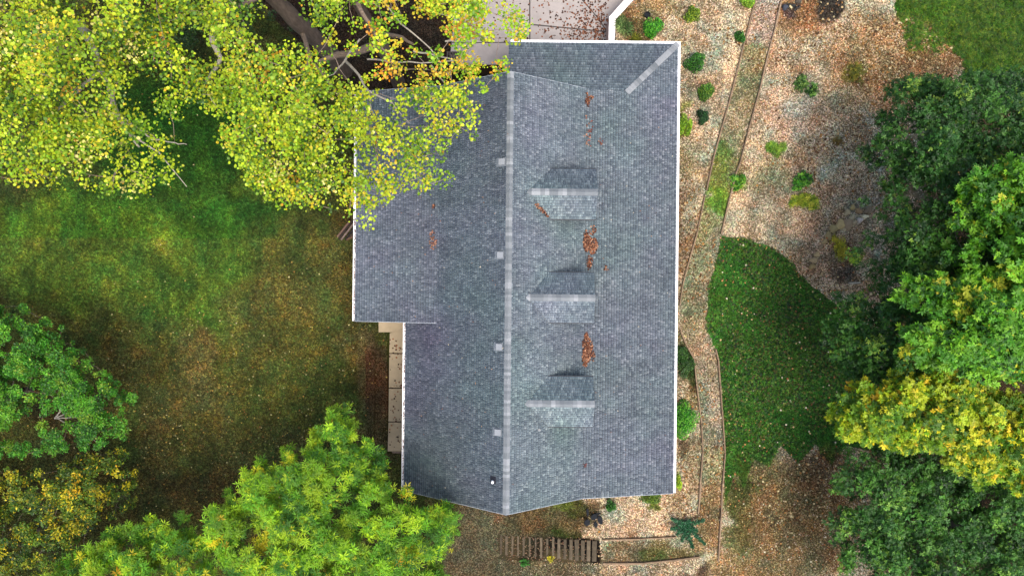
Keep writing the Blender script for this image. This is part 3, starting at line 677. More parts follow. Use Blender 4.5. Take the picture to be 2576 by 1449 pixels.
T_KITE = (A([(0, -.5, 0), (.24, -.05, .05), (0, .5, -.03), (-.24, -.05, .05)], float), [A([(0, 1, 2), (0, 2, 3)])])
T_BROAD = (A([(0, -.45, 0), (.36, -.22, .07), (.42, .2, .05), (0, .5, -.04), (-.42, .2, .05), (-.36, -.22, .07)], float), [A([(0, 1, 2, 3), (0, 3, 4, 5)])])
T_OVAL = (A([(0, -.5, 0), (.17, -.1, .04), (.15, .25, .03), (0, .5, -.06), (-.15, .25, .03), (-.17, -.1, .04)], float), [A([(0, 1, 2, 3), (0, 3, 4, 5)])])
def t_star(n, L, W, droop, seed, twist=0.):
    r = random.Random(seed); vs = []; fs = []
    for i in range(n):
        a = 2 * math.pi * i / n + r.uniform(-.3, .3); el = r.uniform(-.15, .55); l = L * r.uniform(.7, 1.1)
        d = Vector((math.cos(a) * math.cos(el), math.sin(a) * math.cos(el), math.sin(el))); sde = Vector((-math.sin(a), math.cos(a), r.uniform(-.3, .3)))
        b = len(vs); base = d * .03
        vs += [tuple(base), tuple(base + d * l * .45 + sde * W), tuple(base + d * l + Vector((0, 0, -droop * l))), tuple(base + d * l * .45 - sde * W)]
        fs += [(b, b + 1, b + 2), (b, b + 2, b + 3)]
    return A(vs, float), [A(fs)]
T_STAR = t_star(8, .5, .045, .25, 3); T_WHORL = t_star(6, .5, .11, .3, 5); T_ROSE = t_star(5, .5, .13, .15, 8)
def tube(pts, rad, n=6, col=(.1, .08, .06)):
    pts = np.asarray(pts, float); V = []; m = len(pts)
    for i in range(m):
        d = pts[min(i + 1, m - 1)] - pts[max(i - 1, 0)]; d /= np.linalg.norm(d) + 1e-9
        up = A([0, 0, 1.]) if abs(d[2]) < .9 else A([1., 0, 0]); s = np.cross(d, up); s /= np.linalg.norm(s); t = np.cross(d, s)
        an = np.arange(n) * 2 * np.pi / n
        V.append(pts[i] + (np.cos(an)[:, None] * s + np.sin(an)[:, None] * t) * rad[i])
    V = np.concatenate(V); Fq = []
    for i in range(m - 1):
        for j in range(n): Fq.append((i * n + j, i * n + (j + 1) % n, (i + 1) * n + (j + 1) % n, (i + 1) * n + j))
    return V, A(Fq), np.tile(A(col), (len(V), 1))
class TB:
    def __init__(s): s.V = []; s.F = []; s.C = []; s.n = 0
    def add(s, V, Fq, C): s.V.append(V); s.F.append(Fq + s.n); s.C.append(C); s.n += len(V)
    def build(s, name, m, parent, off=(0, 0, 0)):
        if not s.V: return
        me = mesh_np(name, np.concatenate(s.V) - A(off), np.concatenate(s.F), np.concatenate(s.C), [m])
        me.polygons.foreach_set('use_smooth', np.ones(len(me.polygons), bool)); return link(name, me, parent)
def curve(a, b, bend, n=6, r=rng):
    a = A(a, float); b = A(b, float); t = np.linspace(0, 1, n)[:, None]; m = (a + b) / 2 + (r.random(3) - .5) * bend * np.linalg.norm(b - a) + A([0, 0, .08 * np.linalg.norm(b - a)])
    p = (1 - t) ** 2 * a + 2 * t * (1 - t) * m + t * t * b
    p[1:-1] += (r.random((n - 2, 3)) - .5) * .04 * np.linalg.norm(b - a); return p

def tree(name, label, base_px, outline, zlow, zref, ztop, ncl, nleaf, crad, tmpl, lsize, pal, wts, bark=(.13, .10, .08), trunk_r=.3, fork=.5, tilt=1.1, seed=1, sub_leaf=0, limbs=10, clumpvar=.35, group='trees around the house', leafmat=None, holes=(), flat=.55, dense_fn=None, cat='tree', twigs=True, tpath=None):
    r = np.random.default_rng(seed)
    g = -2.7 if base_px[0] < 1280 else 0.0
    bx, by = P(*base_px, g); g = float(tz(bx, by)); B = A([bx, by, g])
    T = thing(name, label, cat, (bx, by, g), group)
    o = A(outline, float); lo = o.min(0); hi = o.max(0)
    pts = []
    while len(pts) < ncl:
        c = lo + (hi - lo) * r.random(2)
        if not inpoly(A([c[0]]), A([c[1]]), o)[0]: continue
        if any((c[0] - hx) ** 2 / hr ** 2 + (c[1] - hy) ** 2 / hr ** 2 < 1 for hx, hy, hr in holes): continue
        if dense_fn is not None and r.random() > dense_fn(c[0], c[1]): continue
        pts.append(c)
    pts = A(pts); ed = polydist(pts[:, 0], pts[:, 1], outline) * (CAM_Z - zref) / F
    # keep cluster centres so that their leaves reach, not overrun, the outline
    inner = np.clip(ed / (crad * 2.6), 0, 1); dome = inner ** .6
    xy = PV(pts, zref)
    lump = fbm(xy[:, 0] + seed * 9, xy[:, 1], 2.4, 2)
    z = r.normal(size=ncl) * min(.35, crad * .5) + zref + (ztop - zref) * dome * (.25 + 1.1 * lump) - (zref - zlow) * r.random(ncl) ** 2.0 * (.3 + .7 * inner)
    C = np.column_stack([xy, z])
    rad = crad * (.6 + .6 * r.random(ncl)) * np.where(ed < crad, .72, 1)
    # leaves
    per = np.maximum(8, (nleaf / ncl * (rad / crad) ** 2)).astype(int); ci = np.repeat(np.arange(ncl), per); n = len(ci)
    d = r.normal(size=(n, 3)); d /= np.linalg.norm(d, axis=1)[:, None]; rr = r.random(n) ** .45
    pos = C[ci] + d * (rr * rad[ci])[:, None] * A([1, 1, flat])
    pal = lin(A(pal, float)) / K * 1.25 * VEG; wts = A(wts, float) / sum(wts)
    cb = r.choice(len(pal), ncl, p=wts); own = r.choice(len(pal), n, p=wts)
    pick = np.where(r.random(n) < .62, cb[ci], own)
    lc = pal[pick] * (1 + (r.random(n)[:, None] - .5) * .5) * (1 + (r.random((n, 3)) - .5) * .18) * (1 + (r.random(ncl)[ci][:, None] - .5) * clumpvar)
    Rm = rotm(n, tilt, r); s = lsize * (.5 + .9 * r.random(n) ** 1.3)
    singles_i = []
    if sub_leaf:
        ppx, ppy = toPX(pos[:, 0], pos[:, 1], pos[:, 2]); inv = (ppx > 5) & (ppx < 2571) & (ppy > 5) & (ppy < 1444)
        order = np.argsort(-(pos[:, 2] * 1.0 + s * 20) * inv - 0)
        singles_i = order[:sub_leaf]; keep = np.ones(n, bool); keep[singles_i] = False
    else: keep = np.ones(n, bool)
    V, Fs, CC = inst(*tmpl, pos[keep] - B, Rm[keep], s[keep], lc[keep])
    crown = link('crown', mesh_np('crown', V, Fs, CC, [leafmat or M_leaf]), T); crown['kind'] = 'stuff'
    if sub_leaf:
        vm = []
        for kx in range(len(pal)):
            for q_ in (.8, 1.15): vm.append(mesh_np('leaf', tmpl[0], tmpl[1], np.tile(pal[kx] * q_, (len(tmpl[0]), 1)), [leafmat or M_leaf]))
        for i in singles_i:
            lf = bpy.data.objects.new('leaf', vm[pick[i] * 2 + random.randint(0, 1)]); scene.collection.objects.link(lf); lf.parent = crown
            M = Matrix(Rm[i].tolist()).to_4x4() @ Matrix.Scale(float(s[i]), 4); M.translation = Vector((pos[i] - B).tolist()); lf.matrix_local = M
    # wood
    tb = TB(); bb = TB(); cen = C.mean(0)
    if tpath:
        tp_ = A([(*P(q[0], q[1], q[2]), q[2]) for q in tpath]); kk = np.linspace(0, len(tp_) - 1, 14); i0 = np.floor(kk).astype(int).clip(0, len(tp_) - 2); fr = (kk - i0)[:, None]
        tq = tp_[i0] * (1 - fr) + tp_[i0 + 1] * fr; tq[1:-1] += (r.random((12, 3)) - .5) * .12
        tb.add(*tube(tq, np.interp(kk, range(len(tpath)), [q[3] for q in tpath]) * (1 + .12 * (r.random(14) - .5)), 12, A(bark) * .55)); net = tq[5:]; nr = np.full(len(net), trunk_r * .45)
    else:
        fk = B + (A([cen[0], cen[1], zlow]) - B) * .25; fk[2] = g + (zlow - g) * fork
        tq = curve(B - A([0, 0, .3]), fk, .05, 8, r); tb.add(*tube(tq, np.linspace(trunk_r * 1.15, trunk_r * .8, 8), 10, bark)); net = tq[-2:]; nr = np.full(2, trunk_r * .6)
    tb.build('trunk', M_bark, T, B)
    sel = r.choice(ncl, min(ncl, limbs * 3), replace=False); sel = sel[np.argsort(np.linalg.norm(C[sel] - net[-1], axis=1))]
    rest = np.setdiff1d(np.arange(ncl), sel) if twigs else []
    if len(rest): rest = rest[np.argsort(np.linalg.norm(C[rest] - net[-1], axis=1))]
    for q_, i in enumerate(list(sel) + list(rest)):
        e = C[i] - A([0, 0, .12]); v = net - e; dd = np.linalg.norm(v, axis=1) + np.maximum(v[:, 2], 0) * 1.5; j = dd.argmin(); r0 = max(.014, nr[j] * .72)
        c = curve(net[j], e, .3, 7, r); rr_ = np.linspace(r0, max(.008, r0 * .35), 7); bb.add(*tube(c, rr_, 5, A(bark) * (1.1 if q_ < len(sel) else 1.4)))
        net = np.concatenate([net, c[2:]]); nr = np.concatenate([nr, rr_[2:]])
    bb.build('branches', M_bark, T, B)
    return T, B

# --- poplar crowns, top left
PAL_POP = [(180, 196, 44), (134, 172, 38), (94, 136, 34), (214, 200, 58), (206, 156, 52), (230, 222, 150), (58, 98, 30), (170, 196, 50)]
WP_ = [.25, .27, .15, .08, .02, .03, .07, .19]
PBARK = tuple(lin((150, 132, 118)) / K)
tree('poplar_tree', 'thin crowned yellow green tree filling the top left corner', (180, 120), [(-220, -200), (600, -200), (640, 0), (620, 180), (565, 275), (505, 285), (470, 262), (400, 300), (432, 350), (425, 430), (365, 462), (325, 480), (240, 482), (130, 470), (0, 445), (-220, 420)], 8, 11.5, 15.5, 620, 64000, .75, T_BROAD, .112, PAL_POP, WP_, bark=PBARK, trunk_r=.35, seed=11, sub_leaf=300, limbs=16, tilt=1.0, flat=.5, fork=.75)
tree('poplar_tree', 'yellow green tree whose leafy limbs hang over the rear roof slope', (868, 182), [(560, -160), (885, -160), (880, 40), (850, 110), (820, 150), (880, 210), (960, 236), (1010, 262), (1060, 240), (1150, 235), (1215, 292), (1205, 352), (1160, 345), (1118, 345), (1130, 400), (1136, 474), (1010, 500), (960, 492), (930, 560), (890, 570), (850, 530), (700, 512), (628, 480), (645, 430), (595, 395), (590, 350), (645, 320), (650, 285), (560, 280)], 7.5, 10.5, 14.5, 420, 28000, .58, T_BROAD, .112, PAL_POP, WP_, bark=PBARK, trunk_r=.5, seed=12, sub_leaf=300, limbs=14, tilt=1.0, flat=.5, fork=.8, tpath=[(868, 180, -2.8, .5), (810, 115, 2.5, .44), (745, 50, 6.5, .38), (670, -20, 9.5, .3)], holes=((700, 40, 60), (760, 110, 60), (1040, 300, 30), (900, 400, 30), (860, 160, 40), (1000, 420, 30), (760, 300, 22), (840, 290, 20), (1080, 400, 24), (740, 420, 20), (620, 200, 22), (980, 300, 24)), dense_fn=lambda x, y: (.7 if x > 900 else 1.0) if y > 225 else .6)
tree('poplar_tree', 'sparse twiggy tree with green and golden leaves beside the drive', (1006, 216), [(890, -160), (1180, -160), (1290, -10), (1330, 70), (1290, 140), (1262, 190), (1230, 225), (1140, 250), (960, 245), (905, 190), (880, 100), (930, 60)], 5.5, 9.5, 12.5, 120, 9000, .5, T_BROAD, .115, [(226, 196, 70), (150, 190, 40), (112, 160, 36), (216, 150, 56), (190, 206, 50)], [.2, .3, .2, .08, .22], bark=PBARK, trunk_r=.42, seed=13, sub_leaf=300, limbs=16, tilt=1.0, flat=.55, fork=.62, tpath=[(1006, 216, -2.6, .44), (985, 170, .5, .36), (958, 108, 4.2, .32), (925, 60, 6.5, .27), (890, -10, 9, .22), (870, -80, 11, .16)], dense_fn=lambda x, y: 1.0 if x > 1150 else .4)
# --- right side trees
tree('dark_oak_tree', 'large dark green small leaved tree at the right, beside the mulch bed', (2370, 640), [(2172, 330), (2185, 270), (2220, 225), (2300, 200), (2370, 215), (2440, 190), (2576, 180), (2800, 160), (2800, 800), (2420, 940), (2250, 950), (2140, 955), (2108, 925), (2082, 880), (2072, 835), (2096, 785), (2120, 745), (2170, 700), (2150, 645), (2178, 595), (2192, 545), (2176, 505), (2200, 480), (2184, 440), (2172, 370)], 3.5, 6.0, 9.5, 1150, 120000, .6, T_ROSE, .21, [(40, 84, 38), (54, 102, 44), (72, 122, 50), (112, 146, 58), (32, 64, 34)], [.3, .3, .22, .06, .12], bark=(.07, .055, .045), trunk_r=.4, seed=14, limbs=10, twigs=False, holes=((2170, 455, 12),))
tree('broadleaf_tree', 'bright green tree with long drooping leaves at the right edge', (2480, 760), [(2400, 490), (2440, 450), (2478, 410), (2576, 390), (2800, 360), (2800, 980), (2500, 955), (2420, 940), (2345, 920), (2268, 882), (2250, 842), (2298, 792), (2252, 752), (2262, 730), (2335, 692), (2388, 695), (2380, 640), (2408, 600), (2398, 540)], 8.5, 10.2, 13, 720, 46000, .58, T_WHORL, .31, [(96, 160, 40), (72, 134, 38), (128, 184, 52), (48, 98, 34), (190, 200, 64)], [.32, .28, .22, .13, .05], bark=(.07, .055, .045), trunk_r=.3, seed=15, sub_leaf=300, limbs=10, tilt=.9)
tree('yellowing_tree', 'tree turning golden yellow at the right edge, between two green ones', (2400, 1090), [(2082, 1090), (2092, 1050), (2112, 995), (2140, 970), (2200, 945), (2265, 935), (2350, 915), (2450, 970), (2576, 990), (2800, 990), (2800, 1290), (2576, 1245), (2482, 1192), (2440, 1218), (2385, 1172), (2330, 1120), (2260, 1130), (2180, 1102), (2105, 1105)], 6.5, 8.2, 10.5, 520, 36000, .52, T_WHORL, .27, [(168, 186, 40), (206, 206, 48), (116, 158, 36), (222, 188, 50), (78, 124, 34)], [.28, .15, .32, .03, .22], bark=(.08, .065, .05), trunk_r=.25, seed=16, limbs=10, tilt=.9)
tree('dark_oak_tree', 'dark green small leaved tree filling the lower right corner', (2400, 1330), [(2118, 1140), (2180, 1120), (2800, 1190), (2800, 1600), (2085, 1600), (2118, 1425), (2095, 1330), (2103, 1230), (2090, 1180)], 2.5, 5.0, 7.5, 800, 76000, .55, T_ROSE, .21, [(44, 90, 40), (62, 114, 52), (82, 134, 58), (116, 164, 72), (36, 68, 36)], [.28, .3, .24, .08, .1], bark=(.07, .055, .045), trunk_r=.35, seed=17, limbs=10, twigs=False, holes=((2480, 1250, 14), (2230, 1195, 12)))
# --- lower left trees
tree('willow_oak_tree', 'bright lime green fine leaved tree overlapping the lower left roof corner', (720, 1330), [(112, 1449), (200, 1400), (250, 1350), (335, 1312), (460, 1275), (520, 1260), (590, 1228), (632, 1165), (705, 1150), (788, 1100), (808, 1048), (852, 1030), (900, 1042), (905, 1090), (955, 1140), (995, 1186), (1040, 1210), (1070, 1240), (1120, 1252), (1160, 1285), (1142, 1330), (1112, 1390), (1132, 1440), (1132, 1680), (0, 1680)], 3.2, 5.6, 9.0, 900, 38000, .52, T_STAR, .42, [(126, 176, 30), (92, 152, 34), (160, 196, 38), (196, 196, 40), (60, 116, 34), (208, 170, 44)], [.32, .30, .2, .035, .13, .004], bark=(.10, .08, .06), trunk_r=.35, seed=18, limbs=12, tilt=.7, twigs=False, clumpvar=.55)
tree('green_bush_tree', 'rounded fresh green tree at the left edge beside the lawn', (80, 980), [(-220, 775), (60, 770), (110, 800), (172, 812), (185, 858), (236, 882), (285, 930), (335, 950), (358, 970), (345, 1010), (355, 1060), (330, 1110), (240, 1125), (0, 1150), (-220, 1150)], .2, 1.8, 4.2, 640, 110000, .36, T_KITE, .125, [(62, 130, 38), (90, 156, 46), (44, 98, 34), (112, 172, 54), (126, 160, 52)], [.3, .28, .2, .14, .08], bark=(.10, .08, .06), trunk_r=.16, seed=19, limbs=8, holes=((175, 1035, 26), (210, 1100, 26)), tilt=1.2, clumpvar=.6)
tree('yellow_bush_tree', 'low tree with scattered yellow leaves in the lower left corner', (100, 1330), [(-220, 1200), (60, 1170), (200, 1150), (325, 1128), (345, 1180), (350, 1250), (322, 1290), (240, 1330), (200, 1400), (150, 1460), (120, 1600), (-220, 1600)], -1.4, .0, 2.0, 520, 66000, .42, T_KITE, .14, [(204, 190, 44), (96, 128, 40), (64, 100, 36), (222, 180, 44), (140, 150, 44), (44, 72, 30)], [.16, .30, .22, .03, .2, .09], bark=(.08, .065, .05), trunk_r=.12, seed=20, limbs=8, tilt=1.2, clumpvar=.5)
# understorey behind poplars (fills frame top)
tree('understorey_shrub', 'dark green undergrowth beneath the poplars at the top', (560, 60), [(280, -150), (900, -150), (890, 60), (830, 150), (640, 230), (520, 200), (400, 60)], -2.3, -1.4, .2, 60, 9000, .6, T_KITE, .16, [(44, 78, 34), (60, 96, 40), (84, 110, 44), (34, 58, 28)], [.3, .3, .2, .2], bark=(.05, .04, .03), trunk_r=.08, seed=22, limbs=5, tilt=1.2, cat='undergrowth')
# extra visible woody limbs as named parts of the two front poplars
def limbs_px(T, segs, colr, name='branch'):
    B = A(T.location)
    for seg in segs:
        pts = [(*P(a, b0, z), z) for a, b0, z, _ in seg]; t = TB()
        P3 = A(pts); k = np.linspace(0, len(P3) - 1, len(P3) * 3 - 2); i0 = np.floor(k).astype(int).clip(0, len(P3) - 2); fr = (k - i0)[:, None]
        Q = P3[i0] * (1 - fr) + P3[i0 + 1] * fr; Q[1:-1] += (rng.random((len(Q) - 2, 3)) - .5) * .08
        rad = np.interp(k, range(len(seg)), [s[3] for s in seg]); t.add(*tube(Q, rad, 7, colr)); t.build(name, M_bark, T, B)
pops = [o for o in scene.objects if o.name.startswith('poplar_tree')]
pc = tuple(lin((146, 128, 112)) / K); pg = tuple(lin((196, 186, 170)) / K)
limbs_px(pops[2], [[(958, 112, 4.0, .24), (905, 128, 5.5, .18), (850, 140, 7, .15), (800, 158, 8.2, .1)],
                   [(965, 88, 4.8, .12), (1000, 90, 5.8, .09), (1040, 112, 6.6, .06)]], pc)
limbs_px(pops[2], [[(870, 155, 6, .07), (905, 190, 7, .06), (925, 230, 7.6, .05), (938, 290, 8.2, .03)], [(925, 228, 7.6, .05), (985, 260, 8, .04), (1030, 310, 8.4, .02)],
                   [(925, 150, 6, .045), (975, 155, 7, .04), (1060, 160, 8, .03), (1170, 150, 8.6, .02)], [(1040, 130, 6.5, .05), (1100, 140, 7, .035), (1190, 168, 8, .02)],
                   [(905, 100, 6, .05), (870, 150, 7, .05), (840, 185, 8, .03), (815, 200, 8.4, .015)], [(1050, 20, 8, .03), (1130, 40, 8.4, .025), (1200, 70, 9, .015)], [(1120, 105, 7.4, .045), (1230, 90, 8, .035), (1300, 62, 9, .015)],
                   [(1150, 30, 7.6, .04), (1170, 70, 8, .03), (1180, 110, 8.4, .015)], [(960, 0, 8, .04), (1010, 60, 8, .035), (1080, 120, 8, .03), (1130, 190, 8, .02)], [(1085, 165, 7, .04), (1110, 200, 7.6, .03), (1150, 250, 8, .015)]], pg)
limbs_px(pops[1], [[(760, 80, 5.5, .12), (780, 140, 7.5, .1), (760, 260, 9, .06), (740, 380, 10, .03)], [(780, 150, 7.8, .08), (870, 260, 9, .05), (960, 400, 10, .02)], [(760, 240, 8.8, .05), (680, 330, 9.6, .03), (640, 400, 10, .015)]], pc)
limbs_px(pops[0], [[(548, -40, 9, .22), (545, 40, 9.5, .18), (535, 100, 10, .14), (555, 150, 10.2, .1), (520, 210, 10.6, .06)], [(200, 60, 9, .2), (260, 170, 10, .14), (300, 300, 11, .08), (350, 370, 11.3, .04)], [(300, 290, 11, .06), (380, 350, 11.2, .035), (440, 362, 11.4, .02), (470, 364, 11.5, .01)], [(320, 330, 11, .05), (400, 385, 11.2, .03), (470, 470, 11.4, .012)], [(260, 170, 10, .08), (120, 300, 10.6, .05), (60, 400, 11, .02)]], pg)
gb = [o for o in scene.objects if o.name.startswith('green_bush_tree')][0]
limbs_px(gb, [[(138, 1052, -1.8, .05), (165, 1015, .4, .04), (200, 975, 1.6, .02), (218, 950, 2.2, .012)], [(140, 1050, -1.5, .04), (190, 1030, .6, .03), (250, 1000, 1.6, .012)], [(142, 1052, -1.5, .04), (180, 1050, .4, .03), (240, 1052, 1.4, .012)], [(150, 1035, -.5, .03), (160, 985, 1, .02), (165, 940, 2, .01)], [(145, 1052, -1.5, .03), (200, 1080, .2, .02), (240, 1110, 1, .01)]], pg, 'bare_branch')

# ------------------------------------------------------------------ shrubs
def shrub(px_, py_, rx, ry, h, name, label, pal, tmpl=T_KITE, ls=.09, n=1500, seed=0, cat='shrub', group=None, tilt=1.2, gaps=0.0, lobes=7):
    r = np.random.default_rng(seed + 100); zc = h * .5
    x_, y_ = P(px_, py_, zc); g = float(tz(x_, y_)); T = thing(name, label, cat, (x_, y_, g), group)
    ax_, ay_ = rx * CAM_Z / F, ry * CAM_Z / F
    lb = r.normal(size=(lobes, 3)) * .38; lb[:, 2] = np.abs(lb[:, 2])
    w = r.integers(0, lobes, n); d = r.normal(size=(n, 3)); d /= np.linalg.norm(d, axis=1)[:, None]
    p = lb[w] * .9 + d * (.62 * r.random(n) ** .35)[:, None]; q_ = np.linalg.norm(p, axis=1); p /= np.maximum(q_, 1)[:, None] ** .85
    p[:, 2] = np.abs(p[:, 2]); th = np.arctan2(p[:, 1], p[:, 0]); k = 1 + .10 * np.sin(3 * th + seed) + .07 * np.sin(5 * th + seed * 2.3)
    pos = p * A([ax_, ay_, h]) * k[:, None] + A([0, 0, .03])
    pl = lin(A(pal, float)) / K * 2.0 * VEG; lc = pl[r.integers(0, len(pl), n)] * (.7 + .6 * r.random(n))[:, None] * (1 + (r.random(lobes)[w] - .5) * .4)[:, None]
    V, Fs, CC = inst(*tmpl, pos, rotm(n, tilt, r), ls * (.7 + .6 * r.random(n)), lc)
    link('foliage', mesh_np('foliage', V, Fs, CC, [M_leaf]), T)['kind'] = 'stuff'
    t = TB()
    for i in range(5):
        a = r.random() * 6.28; t.add(*tube(A([(0, 0, -.05), (math.cos(a) * ax_ * .3, math.sin(a) * ay_ * .3, h * .5), (math.cos(a) * ax_ * .6, math.sin(a) * ay_ * .6, h * .8)]), [.02, .014, .006], 5, (.06, .045, .035)))
    t.build('stems', M_bark, T); return T
DG = [(30, 74, 30), (44, 98, 34), (24, 56, 28), (66, 122, 44)]; BGR = [(40, 104, 30), (58, 132, 34), (30, 82, 28), (96, 160, 52)]; YG = [(96, 124, 34), (74, 108, 34), (130, 150, 44), (60, 84, 30)]
shrub(1644, 65, 25, 25, .8, 'round_shrub', 'bright green round shrub nearest the white drive wall', BGR, seed=1, n=2200)
shrub(1742, 37, 21, 21, .7, 'round_shrub', 'olive green round shrub at the top between drive wall and path', YG, seed=2, n=1800)
shrub(1880, 3, 20, 14, .6, 'round_shrub', 'light green shrub cut by the top frame beside the path edging', [(110, 150, 50), (150, 176, 70), (80, 120, 44)], seed=3, n=1200)
shrub(1861, 94, 14, 17, .6, 'round_shrub', 'small dark green shrub pressed against the path edging', DG, seed=4, n=1200)
shrub(1751, 158, 26, 26, .9, 'round_shrub', 'dark green round shrub just right of the roof corner', DG, seed=5, n=2400)
shrub(1778, 230, 22, 23, .8, 'round_shrub', 'round green shrub second below the roof corner', [(48, 92, 32), (66, 112, 36), (36, 70, 28), (100, 130, 44)], seed=6, n=2000)
shrub(1768, 293, 16, 17, .7, 'round_shrub', 'small dark blue green shrub third below the roof corner', [(24, 56, 34), (34, 76, 40), (20, 44, 28)], seed=7, n=1300)
shrub(1723, 315, 17, 32, .6, 'round_shrub', 'lime green shrub tucked against the front gutter', [(100, 140, 34), (80, 120, 34), (130, 160, 44)], seed=8, n=1500)
shrub(2018, 212, 20, 24, .5, 'garden_plant', 'dark leafy plant, left one of a pair in the mulch bed', [(60, 100, 44), (40, 72, 34), (100, 130, 70)], tmpl=T_ROSE, ls=.2, seed=9, n=260, cat='plant')
shrub(2046, 225, 14, 18, .5, 'garden_plant', 'dark leafy plant, right one of a pair in the mulch bed', [(50, 96, 44), (34, 66, 30), (110, 150, 80)], tmpl=T_ROSE, ls=.18, seed=10, n=200, cat='plant')
shrub(2158, 185, 28, 36, .4, 'garden_plant', 'sprawling olive weed patch in the tan leaf litter', [(96, 104, 36), (74, 84, 34), (130, 124, 50)], tmpl=T_STAR, ls=.22, seed=11, n=160, cat='plant')
shrub(1954, 373, 24, 20, .45, 'garden_plant', 'pale green tuft in the pink mulch right of the path', [(100, 144, 56), (74, 116, 44), (140, 170, 70)], tmpl=T_STAR, ls=.24, seed=12, n=260, cat='plant')
shrub(1856, 455, 19, 20, .5, 'garden_plant', 'mid green plant on the right edging of the grassy path', [(66, 124, 40), (50, 98, 36), (110, 150, 50)], tmpl=T_ROSE, ls=.18, seed=13, n=260, cat='plant')
shrub(2021, 455, 25, 27, .6, 'garden_plant', 'fresh green leafy plant in the middle of the mulch bed', [(70, 140, 46), (52, 110, 38), (110, 166, 60), (30, 64, 28)], tmpl=T_ROSE, ls=.2, seed=14, n=330, cat='plant')
shrub(2030, 505, 36, 24, .5, 'garden_plant', 'yellow green strappy clump below the leafy plant', [(150, 164, 54), (116, 144, 44), (180, 180, 80), (80, 110, 40)], tmpl=T_STAR, ls=.38, seed=15, n=220, cat='plant')
shrub(2108, 355, 16, 14, .3, 'garden_plant', 'small reddish olive weed in pale mulch near the dark tree', [(120, 90, 50), (90, 90, 44), (130, 110, 60)], tmpl=T_STAR, ls=.2, seed=16, n=70, cat='plant')
shrub(2109, 625, 22, 40, .5, 'garden_plant', 'yellow green plant inside the curved stone border', [(150, 140, 48), (120, 130, 44), (176, 170, 60)], tmpl=T_STAR, ls=.3, seed=17, n=120, cat='plant')
shrub(2152, 655, 14, 10, .6, 'garden_plant', 'tiny lime plant between slate patch and dark tree', [(170, 190, 60), (130, 160, 50)], tmpl=T_STAR, ls=.24, seed=18, n=50, cat='plant')
shrub(1729, 1056, 35, 49, 1.1, 'round_shrub', 'large clipped bright green shrub between gutter and lower path', BGR, seed=19, n=5200, ls=.085)
shrub(1722, 915, 26, 44, .8, 'round_shrub', 'dark shrub tucked under the front gutter where the path bends', [(26, 56, 28), (40, 80, 36), (60, 96, 44)], seed=20, n=2400)
shrub(1538, 1272, 13, 15, .5, 'round_shrub', 'little dark green shrub below the gable near the slate heap', DG, seed=21, n=800)
shrub(1706, 1212, 10, 24, .6, 'round_shrub', 'narrow yellow green shrub peeking past the lower front gutter', [(120, 150, 34), (150, 170, 40), (90, 130, 34)], seed=22, n=700)
shrub(1590, 150, 12, 12, .3, 'garden_plant', 'low herb under the porch roof', DG, seed=23, n=100, cat='plant') if False else None
shrub(1573, 64, 20, 24, .5, 'grass_clump', 'grey green strappy grass clump inside the bend of the drive wall', [(96, 126, 90), (70, 104, 66), (140, 160, 120), (50, 76, 40)], tmpl=t_star(9, .5, .02, .5, 31), ls=.62, seed=24, n=50, cat='grass clump', tilt=.6)
shrub(1604, 96, 16, 10, .3, 'grass_clump', 'yellowish grass clump right above the garage gutter', [(120, 124, 44), (90, 100, 40)], tmpl=t_star(9, .5, .02, .5, 32), ls=.45, seed=25, n=40, cat='grass clump', tilt=.6)
shrub(1389, 1421, 9, 12, .3, 'garden_plant', 'tiny yellow weed below the middle of the timber steps', [(190, 180, 50), (150, 150, 44)], tmpl=T_STAR, ls=.2, seed=26, n=30, cat='plant')
shrub(1325, 1445, 18, 10, .3, 'garden_plant', 'small green weed at the bottom frame edge left of the steps', [(50, 110, 44), (40, 86, 36)], tmpl=T_ROSE, ls=.18, seed=27, n=60, cat='plant')
shrub(1640, 1252, 32, 16, .4, 'garden_plant', 'low mossy green plant at the gable foot', [(76, 104, 30), (56, 84, 28), (100, 124, 40)], seed=28, n=1200, cat='plant')
shrub(1425, 1278, 44, 20, .25, 'garden_plant', 'spreading olive moss patch under the gable edge', [(76, 88, 34), (60, 74, 30), (96, 104, 44)], seed=29, n=1300, cat='plant')
# juniper with spoke like arms
JX, JY = P(1727, 1325, .4); JU = thing('juniper', 'low blue green juniper with spoke like arms at the path corner', 'shrub', (JX, JY, float(tz(JX, JY))))
for a_, L_ in ((25, 1.05), (75, .5), (150, 1.0), (185, .9), (215, .7), (250, .8), (285, 1.15), (318, 1.35), (345, .6)):
    n = int(420 * L_); t = rng.random(n) ** .8; a = R(a_); w_ = .13 * (1 - t * .7)
    pos = np.column_stack([np.cos(a) * t * L_ - np.sin(a) * rng.normal(size=n) * w_, np.sin(a) * t * L_ + np.cos(a) * rng.normal(size=n) * w_, .25 + .3 * t + rng.normal(size=n) * .06])
    pl = lin(A([(30, 92, 56), (40, 112, 66), (24, 70, 44), (70, 140, 90)], float)) / K
    V, Fs, CC = inst(*T_KITE, pos, rotm(n, 1.1), .1 * (.6 + .7 * rng.random(n)), pl[rng.integers(0, 4, n)] * (.7 + .6 * rng.random(n))[:, None]); link('foliage_arm', mesh_np('foliage_arm', V, Fs, CC, [M_leaf]), JU)['kind'] = 'stuff'
t = TB(); t.add(*tube(A([(0, 0, -.05), (0, 0, .35)]), [.04, .03], 6, (.06, .045, .035))); t.build('trunk', M_bark, JU)

